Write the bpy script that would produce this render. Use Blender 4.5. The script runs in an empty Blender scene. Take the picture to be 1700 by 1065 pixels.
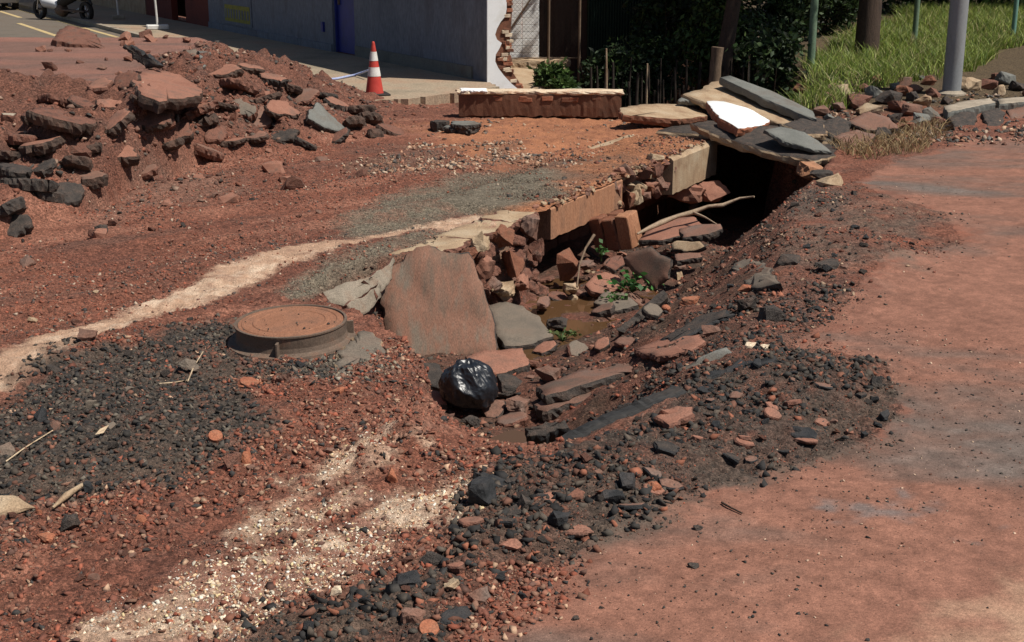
import bpy, bmesh, math, random
import numpy as np
from mathutils import Vector, Matrix, noise as mnoise

S = bpy.context.scene
COL = S.collection
# ------------------------------------------------------------------ camera
F, CX, CY, HC, PITCH = 2197.0, 850.0, 532.5, 2.3, math.radians(16)
cam = bpy.data.cameras.new('camera'); camo = bpy.data.objects.new('camera', cam); COL.objects.link(camo)
camo.location = (0, 0, HC); camo.rotation_euler = (math.pi/2 - PITCH, 0, 0)
cam.sensor_width = 36; cam.lens = F/1700*36; cam.clip_start = .05; cam.clip_end = 2000
S.camera = camo
# ------------------------------------------------------------------ sky, sun, exposure
SUN = Vector((.46, -.20, .865)).normalized()          # direction towards the sun
W = bpy.data.worlds.new('World'); S.world = W; W.use_nodes = True
nt = W.node_tree; nt.nodes.clear()
sky = nt.nodes.new('ShaderNodeTexSky'); sky.sky_type = 'NISHITA'; sky.sun_disc = False
sky.sun_elevation = math.asin(SUN.z); sky.sun_rotation = math.atan2(SUN.x, SUN.y)
bg = nt.nodes.new('ShaderNodeBackground'); bg.inputs[1].default_value = .055
wo = nt.nodes.new('ShaderNodeOutputWorld')
nt.links.new(sky.outputs[0], bg.inputs[0]); nt.links.new(bg.outputs[0], wo.inputs[0])
sl = bpy.data.lights.new('sun', 'SUN'); sl.energy = 4.9; sl.angle = math.radians(.5); sl.color = (1, .95, .87)
so = bpy.data.objects.new('sun', sl); COL.objects.link(so)
so.rotation_euler = SUN.to_track_quat('Z', 'Y').to_euler(); so.location = (8, -5, 16)
S.view_settings.view_transform = 'Standard'; S.view_settings.look = 'None'
S.view_settings.exposure = .15; S.view_settings.gamma = 1
S.render.engine = 'CYCLES'

# ------------------------------------------------------------------ pixels to places
cp, sp_ = math.cos(PITCH), math.sin(PITCH)
def ray(px, py):
    a = (px-CX)/F; b = (CY-py)/F
    return Vector((a, cp + b*sp_, -sp_ + b*cp))
def P(px, py, z=0.0):
    d = ray(px, py); t = (z-HC)/d.z
    return Vector((d.x*t, d.y*t, z))
def PY(px, py, Y):
    d = ray(px, py); t = Y/d.y
    return Vector((d.x*t, Y, HC + d.z*t))
def depth(p): return p[1]*cp + (HC-p[2])*sp_
# ------------------------------------------------------------------ noise
def hsh(xi, yi, seed):
    h = (xi*374761393 + yi*668265263 + seed*144665) & 0xffffffff
    h = ((h ^ (h >> 13))*1274126177) & 0xffffffff
    return ((h ^ (h >> 16)) & 0xffffff)/float(0xffffff)
def vnoise(x, y, seed=0):
    xf = np.floor(x); yf = np.floor(y); xi = xf.astype(np.int64); yi = yf.astype(np.int64)
    u = x-xf; v = y-yf; u = u*u*(3-2*u); v = v*v*(3-2*v)
    a = hsh(xi, yi, seed); b = hsh(xi+1, yi, seed); c = hsh(xi, yi+1, seed); d = hsh(xi+1, yi+1, seed)
    return (a*(1-u)+b*u)*(1-v) + (c*(1-u)+d*u)*v
def fbm(x, y, seed=0, o=4):
    s = 0; a = .5; t = 0
    for i in range(o):
        s = s + a*vnoise(x*2**i+i*17.3, y*2**i-i*9.1, seed+i); t += a; a *= .5
    return s/t*2-1
def sst(a, b, x):
    t = np.clip((x-a)/(b-a), 0, 1); return t*t*(3-2*t)
def lerp(a, b, t): return a + (b-a)*t
# ------------------------------------------------------------------ polygons on the ground
def poly_px(pts, z=0.0): return np.array([[*P(a, b, z).xy] for a, b in pts])
def sdf(poly, x, y):
    """signed distance, negative inside"""
    d2 = np.full(x.shape, 1e18); ins = np.zeros(x.shape, bool); n = len(poly)
    for i in range(n):
        ax, ay = poly[i]; bx, by = poly[(i+1) % n]
        ex, ey = bx-ax, by-ay; wx, wy = x-ax, y-ay
        t = np.clip((wx*ex+wy*ey)/(ex*ex+ey*ey+1e-12), 0, 1)
        d2 = np.minimum(d2, (wx-t*ex)**2 + (wy-t*ey)**2)
        c = ((ay > y) != (by > y)) & (x < (bx-ax)*(y-ay)/((by-ay) if by != ay else 1e-9) + ax)
        ins ^= c
    d = np.sqrt(d2); return np.where(ins, -d, d)
def sdfb(poly, x, y, m=1.0):
    """as sdf but only near the polygon's box (far = m)"""
    out = np.full(x.shape, m)
    lo = poly.min(0)-m; hi = poly.max(0)+m
    k = (x > lo[0]) & (x < hi[0]) & (y > lo[1]) & (y < hi[1])
    if k.any(): out[k] = sdf(poly, x[k], y[k])
    return out
# trench frame: s runs along the left wall away from the camera, t across to the right
A0 = np.array([.35, 11.7]); DS = np.array([.453, .8915]); DT = np.array([.8915, -.453])
def st2xy(s, t): return A0[0]+s*DS[0]+t*DT[0], A0[1]+s*DS[1]+t*DT[1]
def xy2st(x, y): return (x-A0[0])*DS[0]+(y-A0[1])*DS[1], (x-A0[0])*DT[0]+(y-A0[1])*DT[1]
RIM = np.array([st2xy(*q) for q in [(7.0, -.8), (.0, -.8), (-.28, -.4), (-.48, -.1), (-1.2, -.06), (-2.2, -.1), (-2.5, -.42), (-3.1, -.5), (-3.5, .0), (-3.75, .5),
    (-4.05, .95), (-4.5, 1.32), (-4.95, 1.66), (-5.25, 1.95), (-5.4, 2.3), (-5.15, 2.6), (-4.4, 2.76), (-3.55, 2.8), (-2.26, 2.7), (-1, 2.45),
    (.4, 2.1), (1.7, 1.85), (3.87, 1.6), (4.7, 1.45), (5.3, .55), (7.0, .4)]])  # hidden far end narrowed so the bank keeps the sun out
FLOOR = np.array([st2xy(*q) for q in [(6.8, -.7), (.06, -.7), (-.2, -.3), (-.4, .12), (-2.3, .12), (-2.9, .1), (-3.3, .3), (-3.78, .72), (-4.22, 1.18), (-4.78, 1.62), (-4.95, 1.95),
    (-4.5, 2.15), (-3.7, 1.75), (-2.9, 1.15), (-1.8, .86), (-.6, 1.07), (1, 1.0), (2.5, 1.25), (4, 1.2), (4.6, 1.1), (5.2, .4), (6.8, .3)]])
FLOOR_Z = -.68
MFX = [-30, -6, -4.15, -3.8, -3.6, -3.35, -2.4, -1.2, 30]
MFY = [9.3, 9.6, 10.5, 11.2, 12.8, 14.2, 14.9, 16.4, 17]
MHX = [-30, -8, -4.6, -3.9, -3.3, -2.9, -2.2, -1.6, -1.0, 30]
MHZ = [1.0, 1.0, .86, .86, .70, .52, .22, .07, 0, 0]
CLAY = [(P(690, 765, -.1), .20, .13), (P(620, 778, -.03), .12, .08), (P(860, 660, -.45), .2, .08), (P(1390, 470), .6, .05), (P(1320, 405), .75, .12), (P(1410, 350), .8, .10), (P(1450, 430), .5, .06), (P(1010, 655, -.3), .3, .08),
        (P(1330, 620), .5, .07), (P(1000, 800), .5, .05), (P(250, 690), .7, .05), (P(560, 640, 0), .35, .04)]
RAV = np.array([[.15, 19.6], [3.6, 18.3], [4.6, 20.2], [4.5, 27], [1.5, 30], [.9, 24]])
def plateau(x, y):
    return sst(-3.9, -4.5, x+.25*fbm(y*1.3, y*.4, 5, 3)+.0)*sst(14.1, 14.7, y+.2*fbm(x*2, y*.5, 9, 3))*sst(19.6, 19.2, y)
def mound_k(x, y):
    f = np.interp(x, MFX, MFY); w = np.interp(x, [-6, -4, -3.4, -2, -1], [4.6, 4.0, 2.2, 1.5, 1.0])
    f = f + .35*fbm(x*1.1, y*.6, 41, 3)
    return np.clip((y-f)/w, 0, 1)*sst(21.0, 18.6, y)
def terrain(x, y):
    x = np.asarray(x, float); y = np.asarray(y, float)
    near = (np.abs(x) < 14) & (y > 0) & (y < 34)
    z = .025*fbm(x*.6, y*.6, 1, 3)*near
    # long ruts of the dug-up road
    s, t = xy2st(x, y)
    # direction along the sand strip
    u = (x+1.5)*.80 + (y-8)*.6; v = -(x+1.5)*.6 + (y-8)*.80
    road_k = sst(-.1, -.5, t)*sst(18, 15, y)*sst(2, 4, y)
    z = z + road_k*(.03*np.sin(v*5.2+1.2*fbm(u*.5, v*.5, 7, 2)) + .02*fbm(u*1.2, v*6, 8, 3))
    # mound
    mk = mound_k(x, y); mh = np.interp(x, MHX, MHZ)
    lump = .30*fbm(x*1.6, y*1.6, 21, 4)+.16*(np.abs(fbm(x*3.4, y*3.4, 22, 3))-.25)+.07*fbm(x*9, y*9, 23, 3)
    pl = plateau(x, y)
    mz = mh*1.06*(mk**.62) + lump*np.clip(mk*2.2, 0, 1)*np.clip(mh*2.2, 0, 1)
    pz = .80 + .045*(y-15) + .012*np.sin(y*7)
    z = z + lerp(mz, pz, pl)*near
    for c, r, h in CLAY:
        d2 = ((x-c.x)**2+(y-c.y)**2)/(r*r); z = z + h*np.exp(-d2*1.2)
    # crumb ridge along the right bank
    dr = sdfb(Z_RIDGE, x, y, 1.2); z = z + .045*sst(.05, -.35, dr)*(1+.7*fbm(x*2.5, y*2.5, 31, 3))
    # grass bank and rubble on the right, behind the kerb
    z = z + sst(16.9, 18.4, y + .12*(x-5))*sst(3.4, 4.4, x)*(.12+.05*np.clip(y-18, 0, 12))*sst(60, 40, y)
    # ravine behind the deck
    rv = sdfb(RAV, x, y, 1.5); z = z - 1.6*sst(.25, -.6, rv+.15*fbm(x*2, y*2, 51, 3))
    # micro relief: rough except on the mud film of the road
    rd = sst(-.05, .25, -sdfb(Z_ROAD, x, y, 1.0)+.08*fbm(x*3, y*3, 77, 3))
    amp = lerp(1, .16, rd)*near*(1-.8*pl)
    dark = np.maximum(sst(.1, -.1, sdfb(Z_DARKL, x, y, 1)), sst(.1, -.1, dr))
    z = z + amp*(.022*fbm(x*7, y*7, 61, 4) + (.014+.014*dark)*fbm(x*26, y*26, 62, 3))
    z = z + rd*near*.008*fbm(x*1.5, y*2.5, 64, 2)
    # trench
    k0 = sdfb(RIM, x, y, 2.0)
    warp = .09*fbm(x*3, y*3, 71, 4)+.03*fbm(x*11, y*11, 74, 3)
    dr_ = np.maximum(-(k0+warp*.6), 0); df_ = np.maximum(sdfb(FLOOR, x, y, 4.0)+warp, 0)
    k = np.where(k0+warp*.6 >= 0, 0, 1-df_/(df_+dr_+1e-6))
    k = np.where(t < .9, k**.8, k*k*(3-2*k)*.5+k*.5)
    tf = FLOOR_Z - .42*sst(1.6, 4.2, s) + .06*fbm(x*4, y*4, 72, 4) + .12*sst(-2.0, -3.2, s)
    rough = .09*fbm(x*4.2, y*4.2, 73, 4)*np.sin(np.clip(k, 0, 1)*math.pi)
    z = z*(1-k) + tf*k + rough
    return z
# ------------------------------------------------------------------ zones (outlines on the ground)
Z_SAND = poly_px([(-60, 625), (0, 592), (130, 540), (300, 470), (450, 425), (600, 393), (700, 366), (780, 350), (870, 348), (850, 384), (760, 384), (690, 383), (600, 408), (450, 452), (330, 506), (170, 562), (60, 612), (-60, 665)])
Z_GREY = poly_px([(560, 372), (640, 322), (760, 293), (905, 288), (930, 335), (860, 350), (770, 350), (690, 368), (600, 396)])
Z_GREY2 = poly_px([(480, 452), (620, 408), (700, 386), (760, 388), (720, 408), (640, 430), (545, 478), (500, 490)])
Z_DARKL = poly_px([(-60, 690), (0, 650), (90, 592), (200, 565), (330, 520), (385, 560), (470, 600), (620, 575), (640, 600), (560, 640), (410, 640), (440, 700), (330, 765), (250, 800), (120, 835), (-60, 850)])
Z_PALE = poly_px([(150, 1100), (250, 985), (380, 905), (450, 840), (510, 785), (580, 735), (690, 700), (705, 740), (650, 800), (720, 815), (790, 780), (765, 845), (690, 905), (600, 975), (480, 1005), (400, 1045), (340, 1100)])
Z_RIDGE = poly_px([(330, 1110), (380, 1060), (480, 1000), (640, 950), (770, 855), (790, 790), (920, 760), (1100, 670), (1190, 600), (1290, 590), (1450, 612), (1485, 690), (1430, 735), (1250, 795), (1050, 855), (930, 930), (820, 985), (760, 1110)])
Z_DARK2 = poly_px([(1190, 380), (1290, 330), (1400, 300), (1500, 340), (1590, 400), (1520, 445), (1380, 470), (1240, 440)])
Z_DARK3 = poly_px([(1215, 345), (1300, 310), (1420, 330), (1380, 375), (1250, 400)])
Z_MIX = poly_px([(1060, 560), (1110, 480), (1230, 470), (1400, 450), (1440, 490), (1330, 570), (1200, 610), (1060, 650), (960, 700)])
Z_ROAD = poly_px([(740, 1130), (830, 990), (940, 930), (1060, 850), (1260, 790), (1440, 735), (1500, 680), (1470, 605), (1310, 575), (1400, 510), (1470, 440), (1600, 405), (1570, 360), (1480, 335), (1420, 305), (1500, 265), (1600, 235), (1800, 212), (2400, 200), (2900, 1130)])
Z_DECK = poly_px([(700, 205), (860, 190), (1000, 190), (1165, 210), (1165, 238), (1060, 258), (960, 290), (820, 280), (720, 250)])
Z_RUB = poly_px([(690, 235), (800, 232), (900, 255), (1010, 268), (1090, 258), (1050, 290), (935, 325), (905, 292), (760, 290), (650, 300), (600, 280)])
Z_LITE = poly_px([(240, 300), (330, 275), (420, 285), (330, 330), (180, 375), (130, 372)])
Z_TANP = poly_px([(1560, 1080), (1620, 1030), (1700, 1000), (1800, 980), (1800, 1100)])
Z_BLUEP = poly_px([(1400, 830), (1470, 835), (1560, 880), (1640, 900), (1560, 905), (1460, 875)])
Z_CRUST = poly_px([(470, 600), (560, 590), (600, 575), (650, 590), (648, 620), (590, 640), (520, 640), (480, 625)])
# ------------------------------------------------------------------ base colours of the ground
def C3(*c): return np.array(c, float)
RED = C3(.225, .086, .053); RED2 = C3(.160, .064, .042); ORANGE = C3(.40, .17, .085); MUD = C3(.224, .104, .070); MUDG = C3(.146, .090, .069); MUDB = C3(.130, .112, .098)
SAND = C3(.52, .33, .22); SANDP = C3(.68, .52, .38); GREYG = C3(.175, .145, .105); DARK = C3(.062, .054, .045); DARKB = C3(.110, .078, .058); PALE = C3(.52, .35, .24)
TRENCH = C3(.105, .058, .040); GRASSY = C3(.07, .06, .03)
def mixc(c, d, k): return c*(1-k[:, None]) + d*k[:, None]
def zone_masks(x, y):
    w1 = .22*fbm(x*1.8, y*1.8, 101, 5); w2 = .10*fbm(x*8, y*8, 102, 4)+.05*fbm(x*25, y*25, 103, 2)
    w = w1+w2; M = {}
    def m(name, poly, soft, ww=1.0): M[name] = sst(soft, -soft, sdfb(poly, x, y, .8)+w*ww)
    m('sand', Z_SAND, .05, .45); m('grey', Z_GREY, .16); m('grey2', Z_GREY2, .10); m('darkl', Z_DARKL, .12, 1.4); m('pale', Z_PALE, .07, 1.1)
    m('ridge', Z_RIDGE, .10, 1.3); m('dark2', Z_DARK2, .25, 2); m('dark3', Z_DARK3, .2, 1.5); m('mix', Z_MIX, .2, 1.5); m('road', Z_ROAD, .12, 1.5); m('deck', Z_DECK, .3, 2)
    m('crust', Z_CRUST, .08, .7); m('rub', Z_RUB, .2, 2); m('lite', Z_LITE, .15, 2)
    pu = (x+1.0)*.53 + (y-5)*.85; pv = -(x+1.0)*.85 + (y-5)*.53
    M['pale'] = M['pale']*sst(-.55, -.02, fbm(pu*1.1, pv*4.2, 141, 4)+.5*w2/.1*.25)
    M['mound'] = np.clip(mound_k(x, y)*3, 0, 1)*np.clip(np.interp(x, MHX, MHZ)*3, 0, 1)
    M['plateau'] = plateau(x, y)
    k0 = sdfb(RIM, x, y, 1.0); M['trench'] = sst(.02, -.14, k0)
    return M
def ground_color(x, y):
    M = zone_masks(x, y); n = x.shape[0]
    a = fbm(x*1.3, y*1.3, 111, 4); b = fbm(x*7, y*7, 112, 4); c3 = fbm(x*24, y*24, 113, 3)
    u = (x+1.5)*.80 + (y-8)*.6; v = -(x+1.5)*.6 + (y-8)*.80
    streak = fbm(u*.7, v*5, 114, 4)
    c = np.tile(RED, (n, 1)); c = mixc(c, RED2, np.clip(.5+.9*a+.5*b, 0, 1))
    c = mixc(c, C3(.32, .145, .095), np.clip(streak*1.8-.1, 0, .7))
    c = mixc(c, C3(.15, .078, .056), np.clip(-streak*1.8-.2, 0, .6))
    c = mixc(c, ORANGE, M['deck']*np.clip(.75+b*.6, 0, 1))
    c = mixc(c, C3(.17, .10, .07), M['rub']*np.clip(.5+a*1.4, 0, .8))
    c = mixc(c, C3(.22, .13, .095), M['lite']*.5)
    c = mixc(c, GREYG, np.maximum(M['grey'], M['grey2'])*np.clip(.85+b*.7, 0, 1))
    sc = SAND*np.ones((n, 1)); sc = mixc(sc, SANDP, np.clip(streak*1.5+c3*.8+.2, 0, 1)); sc = mixc(sc, C3(.27, .13, .09), np.clip(-b*1.2-.25, 0, .7))
    c = mixc(c, sc, M['sand'])
    dk = DARK*np.ones((n, 1)); dk = mixc(dk, DARKB, np.clip(.45+a*1.3+b*.8, 0, 1)); dk = mixc(dk, RED2, np.clip(b*1.5-.35, 0, .75))
    c = mixc(c, dk, M['darkl']*.95)
    c = mixc(c, C3(.11, .07, .055), np.clip(M['mix']*.7, 0, 1)*np.clip(.7+b, 0, 1))
    # mud film on the road
    sx = fbm(x*.55+.25*y, y*1.1, 121, 5); sx2 = fbm(x*2.2, y*4.5, 122, 5)
    r = MUD*np.ones((n, 1)); r = mixc(r, MUDG, np.clip(sx*2.2+sx2*.9+.24, 0, .9)); r = mixc(r, MUDB, np.clip(sx*2.4+sx2*.9-.75, 0, .7)); r = r*(1+.20*c3+.10*b)[:, None]
    tn = sst(.25, -.25, sdfb(Z_TANP, x, y, .8)+.35*b+.3*a); r = mixc(r, C3(.40, .25, .165), tn*.8); bl = sst(.12, -.12, sdfb(Z_BLUEP, x, y, .8)+.35*b+.3*a); r = mixc(r, C3(.15, .145, .14), bl*.7)
    c = mixc(c, r, M['road'])
    c = mixc(c, C3(.20, .165, .125)*np.ones((n, 1)), M['crust']*np.clip(.5+b*1.5, 0, .9))
    c = mixc(c, dk*.95, np.clip(M['ridge']*(.85+.5*b), 0, 1))
    c = mixc(c, dk*1.3, np.clip(np.maximum(M['dark2']*.8*np.clip(.6+1.6*a+1.2*b, 0, 1), M['dark3']*.8), 0, 1))
    p = PALE*np.ones((n, 1)); p = mixc(p, SANDP, np.clip(c3*1.6+.2, 0, 1)); p = mixc(p, C3(.30, .15, .105), np.clip(b*2.2+a*1.6+streak*1.4+.12, 0, .95))
    c = mixc(c, p, M['pale'])
    md = C3(.175, .078, .053)*np.ones((n, 1)); md = mixc(md, C3(.105, .054, .040), np.clip(.3+b*1.6, 0, 1))
    c = mixc(c, md, M['mound']*.8)
    ps = C3(.275, .135, .10)*np.ones((n, 1)); ps = mixc(ps, C3(.20, .115, .09), np.clip(.4+1.5*fbm(x*.6, y*3.5, 131, 4), 0, 1))
    c = mixc(c, ps, M['plateau'])
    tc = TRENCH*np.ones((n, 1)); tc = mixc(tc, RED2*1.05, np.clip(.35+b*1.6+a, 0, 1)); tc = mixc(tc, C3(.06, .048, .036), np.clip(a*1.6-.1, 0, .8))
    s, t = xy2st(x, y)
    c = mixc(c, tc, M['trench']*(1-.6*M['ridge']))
    # far yard, bank
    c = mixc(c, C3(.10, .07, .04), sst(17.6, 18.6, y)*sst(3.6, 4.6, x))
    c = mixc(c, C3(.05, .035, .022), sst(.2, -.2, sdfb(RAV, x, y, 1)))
    c = c*(1+.16*c3+.10*b)[:, None]
    smooth = np.maximum.reduce([M['sand']*.8, M['plateau']*.85, M['deck']*.7, M['pale']*.45])
    return np.c_[np.clip(c, .008, .8), 1-smooth]
# ------------------------------------------------------------------ materials
def newmat(name):
    m = bpy.data.materials.new(name); m.use_nodes = True
    n = m.node_tree; b = n.nodes['Principled BSDF']; return m, n, b
def N(n, t, **k):
    o = n.nodes.new(t)
    for a, v in k.items():
        if a in o.inputs: o.inputs[a].default_value = v
        else: setattr(o, a, v)
    return o
def attr_mat(name, rough=.92, f1=90, f2=400, var=.5, bump=.6, bd=.006, spec=.25, peb=0.0, ps=70, pb=.006):
    """colour from the mesh's own Col attribute; grain, pebbles and relief from noise"""
    m, n, b = newmat(name); L = n.links
    at = N(n, 'ShaderNodeVertexColor', layer_name='Col'); gm = N(n, 'ShaderNodeNewGeometry')
    n1 = N(n, 'ShaderNodeTexNoise', Scale=f1, Detail=4.0, Roughness=.7); n2 = N(n, 'ShaderNodeTexNoise', Scale=f2, Detail=2.0, Roughness=.6)
    L.new(gm.outputs['Position'], n1.inputs['Vector']); L.new(gm.outputs['Position'], n2.inputs['Vector'])
    ad = N(n, 'ShaderNodeMath', operation='ADD'); L.new(n1.outputs[0], ad.inputs[0]); L.new(n2.outputs[0], ad.inputs[1])
    mr = N(n, 'ShaderNodeMapRange'); mr.inputs[1].default_value = .65; mr.inputs[2].default_value = 1.35; mr.inputs[3].default_value = 1-var; mr.inputs[4].default_value = 1+var
    L.new(ad.outputs[0], mr.inputs[0])
    mx = N(n, 'ShaderNodeMix', data_type='RGBA', blend_type='MULTIPLY'); mx.inputs[0].default_value = 1
    L.new(at.outputs[0], mx.inputs[6]); L.new(mr.outputs[0], mx.inputs[7]); col = mx.outputs[2]; h = ad.outputs[0]
    if peb:
        for q, sc in enumerate((ps, ps*2.7)):
            v = N(n, 'ShaderNodeTexVoronoi', Scale=sc); L.new(gm.outputs['Position'], v.inputs['Vector'])
            sv = N(n, 'ShaderNodeSeparateColor'); L.new(v.outputs['Color'], sv.inputs[0])
            r2 = N(n, 'ShaderNodeMapRange'); r2.inputs[3].default_value = 1-peb; r2.inputs[4].default_value = 1+peb; L.new(sv.outputs[0], r2.inputs[0])
            m2 = N(n, 'ShaderNodeMix', data_type='RGBA', blend_type='MULTIPLY'); L.new(at.outputs[1], m2.inputs[0]); L.new(col, m2.inputs[6]); L.new(r2.outputs[0], m2.inputs[7]); col = m2.outputs[2]
            sg = N(n, 'ShaderNodeMath', operation='MULTIPLY_ADD'); L.new(v.outputs['Distance'], sg.inputs[0]); sg.inputs[1].default_value = -1.1+.5*q; L.new(h, sg.inputs[2]); h = sg.outputs[0]
    L.new(col, b.inputs['Base Color'])
    bp = N(n, 'ShaderNodeBump', Strength=bump, Distance=bd); L.new(h, bp.inputs['Height']); L.new(bp.outputs[0], b.inputs['Normal'])
    b.inputs['Roughness'].default_value = rough; b.inputs['Specular IOR Level'].default_value = spec
    return m
def noise_mat(name, cols, scale=6, rough=.85, bump=.4, bd=.01, detail=8, spec=.3, f2=120, stretch=None, contrast=(.3, .7), metallic=0, var=.35, obj=True):
    """two- or three-colour noise ramp with a fine grain multiplied in"""
    m, n, b = newmat(name); L = n.links
    tc = N(n, 'ShaderNodeTexCoord'); src = tc.outputs['Object']
    oi = N(n, 'ShaderNodeObjectInfo'); va = N(n, 'ShaderNodeVectorMath', operation='ADD'); vs = N(n, 'ShaderNodeVectorMath', operation='SCALE')
    cb = N(n, 'ShaderNodeCombineXYZ')
    for i in range(3): L.new(oi.outputs['Random'], cb.inputs[i])
    L.new(cb.outputs[0], vs.inputs[0]); vs.inputs['Scale'].default_value = 37.0
    L.new(src, va.inputs[0]); L.new(vs.outputs[0], va.inputs[1]); src = va.outputs[0]
    if stretch:
        mp = N(n, 'ShaderNodeMapping'); mp.inputs['Scale'].default_value = stretch; L.new(src, mp.inputs[0]); src2 = mp.outputs[0]
    else: src2 = src
    n1 = N(n, 'ShaderNodeTexNoise', Scale=scale, Detail=detail, Roughness=.62); L.new(src2, n1.inputs['Vector'])
    n2 = N(n, 'ShaderNodeTexNoise', Scale=f2, Detail=3.0, Roughness=.6); L.new(src2, n2.inputs['Vector'])
    r = N(n, 'ShaderNodeValToRGB'); e = r.color_ramp.elements
    e[0].position, e[1].position = contrast; e[0].color = (*cols[0], 1); e[1].color = (*cols[-1], 1)
    if len(cols) == 3: k = e.new((contrast[0]+contrast[1])/2); k.color = (*cols[1], 1)
    L.new(n1.outputs[0], r.inputs[0])
    mr = N(n, 'ShaderNodeMapRange'); mr.inputs[1].default_value = .3; mr.inputs[2].default_value = .7; mr.inputs[3].default_value = 1-var; mr.inputs[4].default_value = 1+var
    L.new(n2.outputs[0], mr.inputs[0])
    mx = N(n, 'ShaderNodeMix', data_type='RGBA', blend_type='MULTIPLY'); mx.inputs[0].default_value = 1
    L.new(r.outputs[0], mx.inputs[6]); L.new(mr.outputs[0], mx.inputs[7]); L.new(mx.outputs[2], b.inputs['Base Color'])
    ad = N(n, 'ShaderNodeMath', operation='MULTIPLY_ADD'); ad.inputs[1].default_value = .45; L.new(n2.outputs[0], ad.inputs[0]); L.new(n1.outputs[0], ad.inputs[2])
    bp = N(n, 'ShaderNodeBump', Strength=bump, Distance=bd); L.new(ad.outputs[0], bp.inputs['Height']); L.new(bp.outputs[0], b.inputs['Normal'])
    b.inputs['Roughness'].default_value = rough; b.inputs['Specular IOR Level'].default_value = spec; b.inputs['Metallic'].default_value = metallic
    return m
M_ = {}
M_['ground'] = attr_mat('earth', bump=.8, bd=.012, peb=.42, ps=55)
M_['road'] = attr_mat('road_mud', rough=.88, var=.30, bump=.45, bd=.004, f1=70, f2=320, spec=.25, peb=.16, ps=110)
M_['stone'] = attr_mat('stone', var=.3, bump=.35, bd=.004, f1=120, f2=500)
M_['leanskin'] = noise_mat('streaked_slab_skin', [(.125, .086, .062), (.20, .100, .066), (.155, .120, .090)], 4.5, bump=.5, bd=.008, stretch=(1.6, .5, 1), contrast=(.34, .66))
M_['asphbrown'] = noise_mat('brown_broken_asphalt', [(.038, .028, .023), (.075, .048, .036), (.12, .066, .047)], 12, bump=.9, bd=.02, f2=140, var=.5)
M_['rootwood'] = noise_mat('dusty_root', [(.24, .17, .11), (.34, .25, .17), (.20, .12, .08)], 9, bump=.6, bd=.005)
M_['mudskin'] = noise_mat('muddy_asphalt_skin', [(.10, .070, .054), (.18, .092, .064), (.145, .104, .084)], 3.5, bump=.35, bd=.008)
M_['greyskin'] = noise_mat('grey_asphalt_skin', [(.10, .085, .068), (.15, .12, .092), (.155, .105, .078)], 3, bump=.3, bd=.006)
M_['redskin'] = noise_mat('red_dust_skin', [(.20, .086, .056), (.26, .12, .08), (.155, .088, .064)], 4, bump=.5, bd=.008)
M_['asph'] = noise_mat('broken_asphalt', [(.028, .025, .023), (.058, .047, .040), (.095, .064, .049)], 14, bump=.9, bd=.02, f2=160, var=.5)
M_['asphred'] = noise_mat('broken_asphalt_red', [(.085, .048, .036), (.18, .078, .052), (.12, .072, .054)], 10, bump=.9, bd=.02, f2=130, var=.5)
M_['black'] = noise_mat('bitumen', [(.012, .013, .014), (.030, .030, .031), (.055, .046, .042)], 12, rough=.75, bump=.8, bd=.015, f2=200, var=.5)
M_['conc'] = noise_mat('concrete', [(.20, .165, .125), (.30, .25, .19), (.36, .30, .23)], 5, bump=.4, bd=.006)
M_['concfrag'] = noise_mat('dirty_concrete', [(.15, .125, .092), (.23, .19, .145), (.19, .13, .09)], 6, bump=.5, bd=.008)
M_['conctan'] = noise_mat('stained_concrete', [(.24, .15, .09), (.34, .24, .15), (.40, .31, .21)], 4, bump=.6, bd=.012)
M_['concred'] = noise_mat('red_stained_concrete', [(.26, .115, .06), (.34, .165, .09), (.22, .12, .075)], 3, bump=.35, bd=.006, stretch=(1, 1, .35))
M_['greyslab'] = noise_mat('grey_slab', [(.11, .112, .10), (.15, .15, .135), (.12, .10, .08)], 3, bump=.25, bd=.004)
M_['white'] = noise_mat('white_paint', [(.74, .74, .72), (.80, .80, .79), (.70, .69, .65)], 4, bump=.2, bd=.004, var=.06)
M_['brick'] = noise_mat('brick', [(.22, .075, .042), (.32, .115, .06), (.26, .13, .08)], 12, bump=.6, bd=.008)
M_['brickdk'] = noise_mat('dirty_brick', [(.10, .045, .028), (.19, .075, .042), (.15, .08, .05)], 9, bump=.7, bd=.012)
M_['plaster'] = noise_mat('cream_plaster', [(.50, .36, .23), (.62, .50, .36), (.42, .24, .14)], 7, bump=.5, bd=.008)
M_['iron'] = noise_mat('cast_iron', [(.095, .066, .048), (.13, .092, .068), (.18, .095, .06)], 8, rough=.8, bump=.35, bd=.004)
M_['irondust'] = noise_mat('iron_red_dust', [(.20, .088, .048), (.25, .115, .066), (.15, .078, .05)], 6, bump=.25, bd=.003)
M_['wood'] = noise_mat('pale_wood', [(.36, .25, .15), (.50, .38, .25), (.28, .19, .12)], 9, bump=.5, bd=.004, stretch=(.15, 1, 1))
M_['wooddk'] = noise_mat('dark_wood', [(.014, .014, .015), (.030, .029, .028), (.05, .04, .034)], 10, bump=.7, bd=.008, stretch=(.2, 1, 1))
M_['stake'] = noise_mat('weathered_stake', [(.10, .065, .04), (.17, .115, .075), (.07, .045, .03)], 8, bump=.6, bd=.006, stretch=(1, 1, .15))
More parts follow.
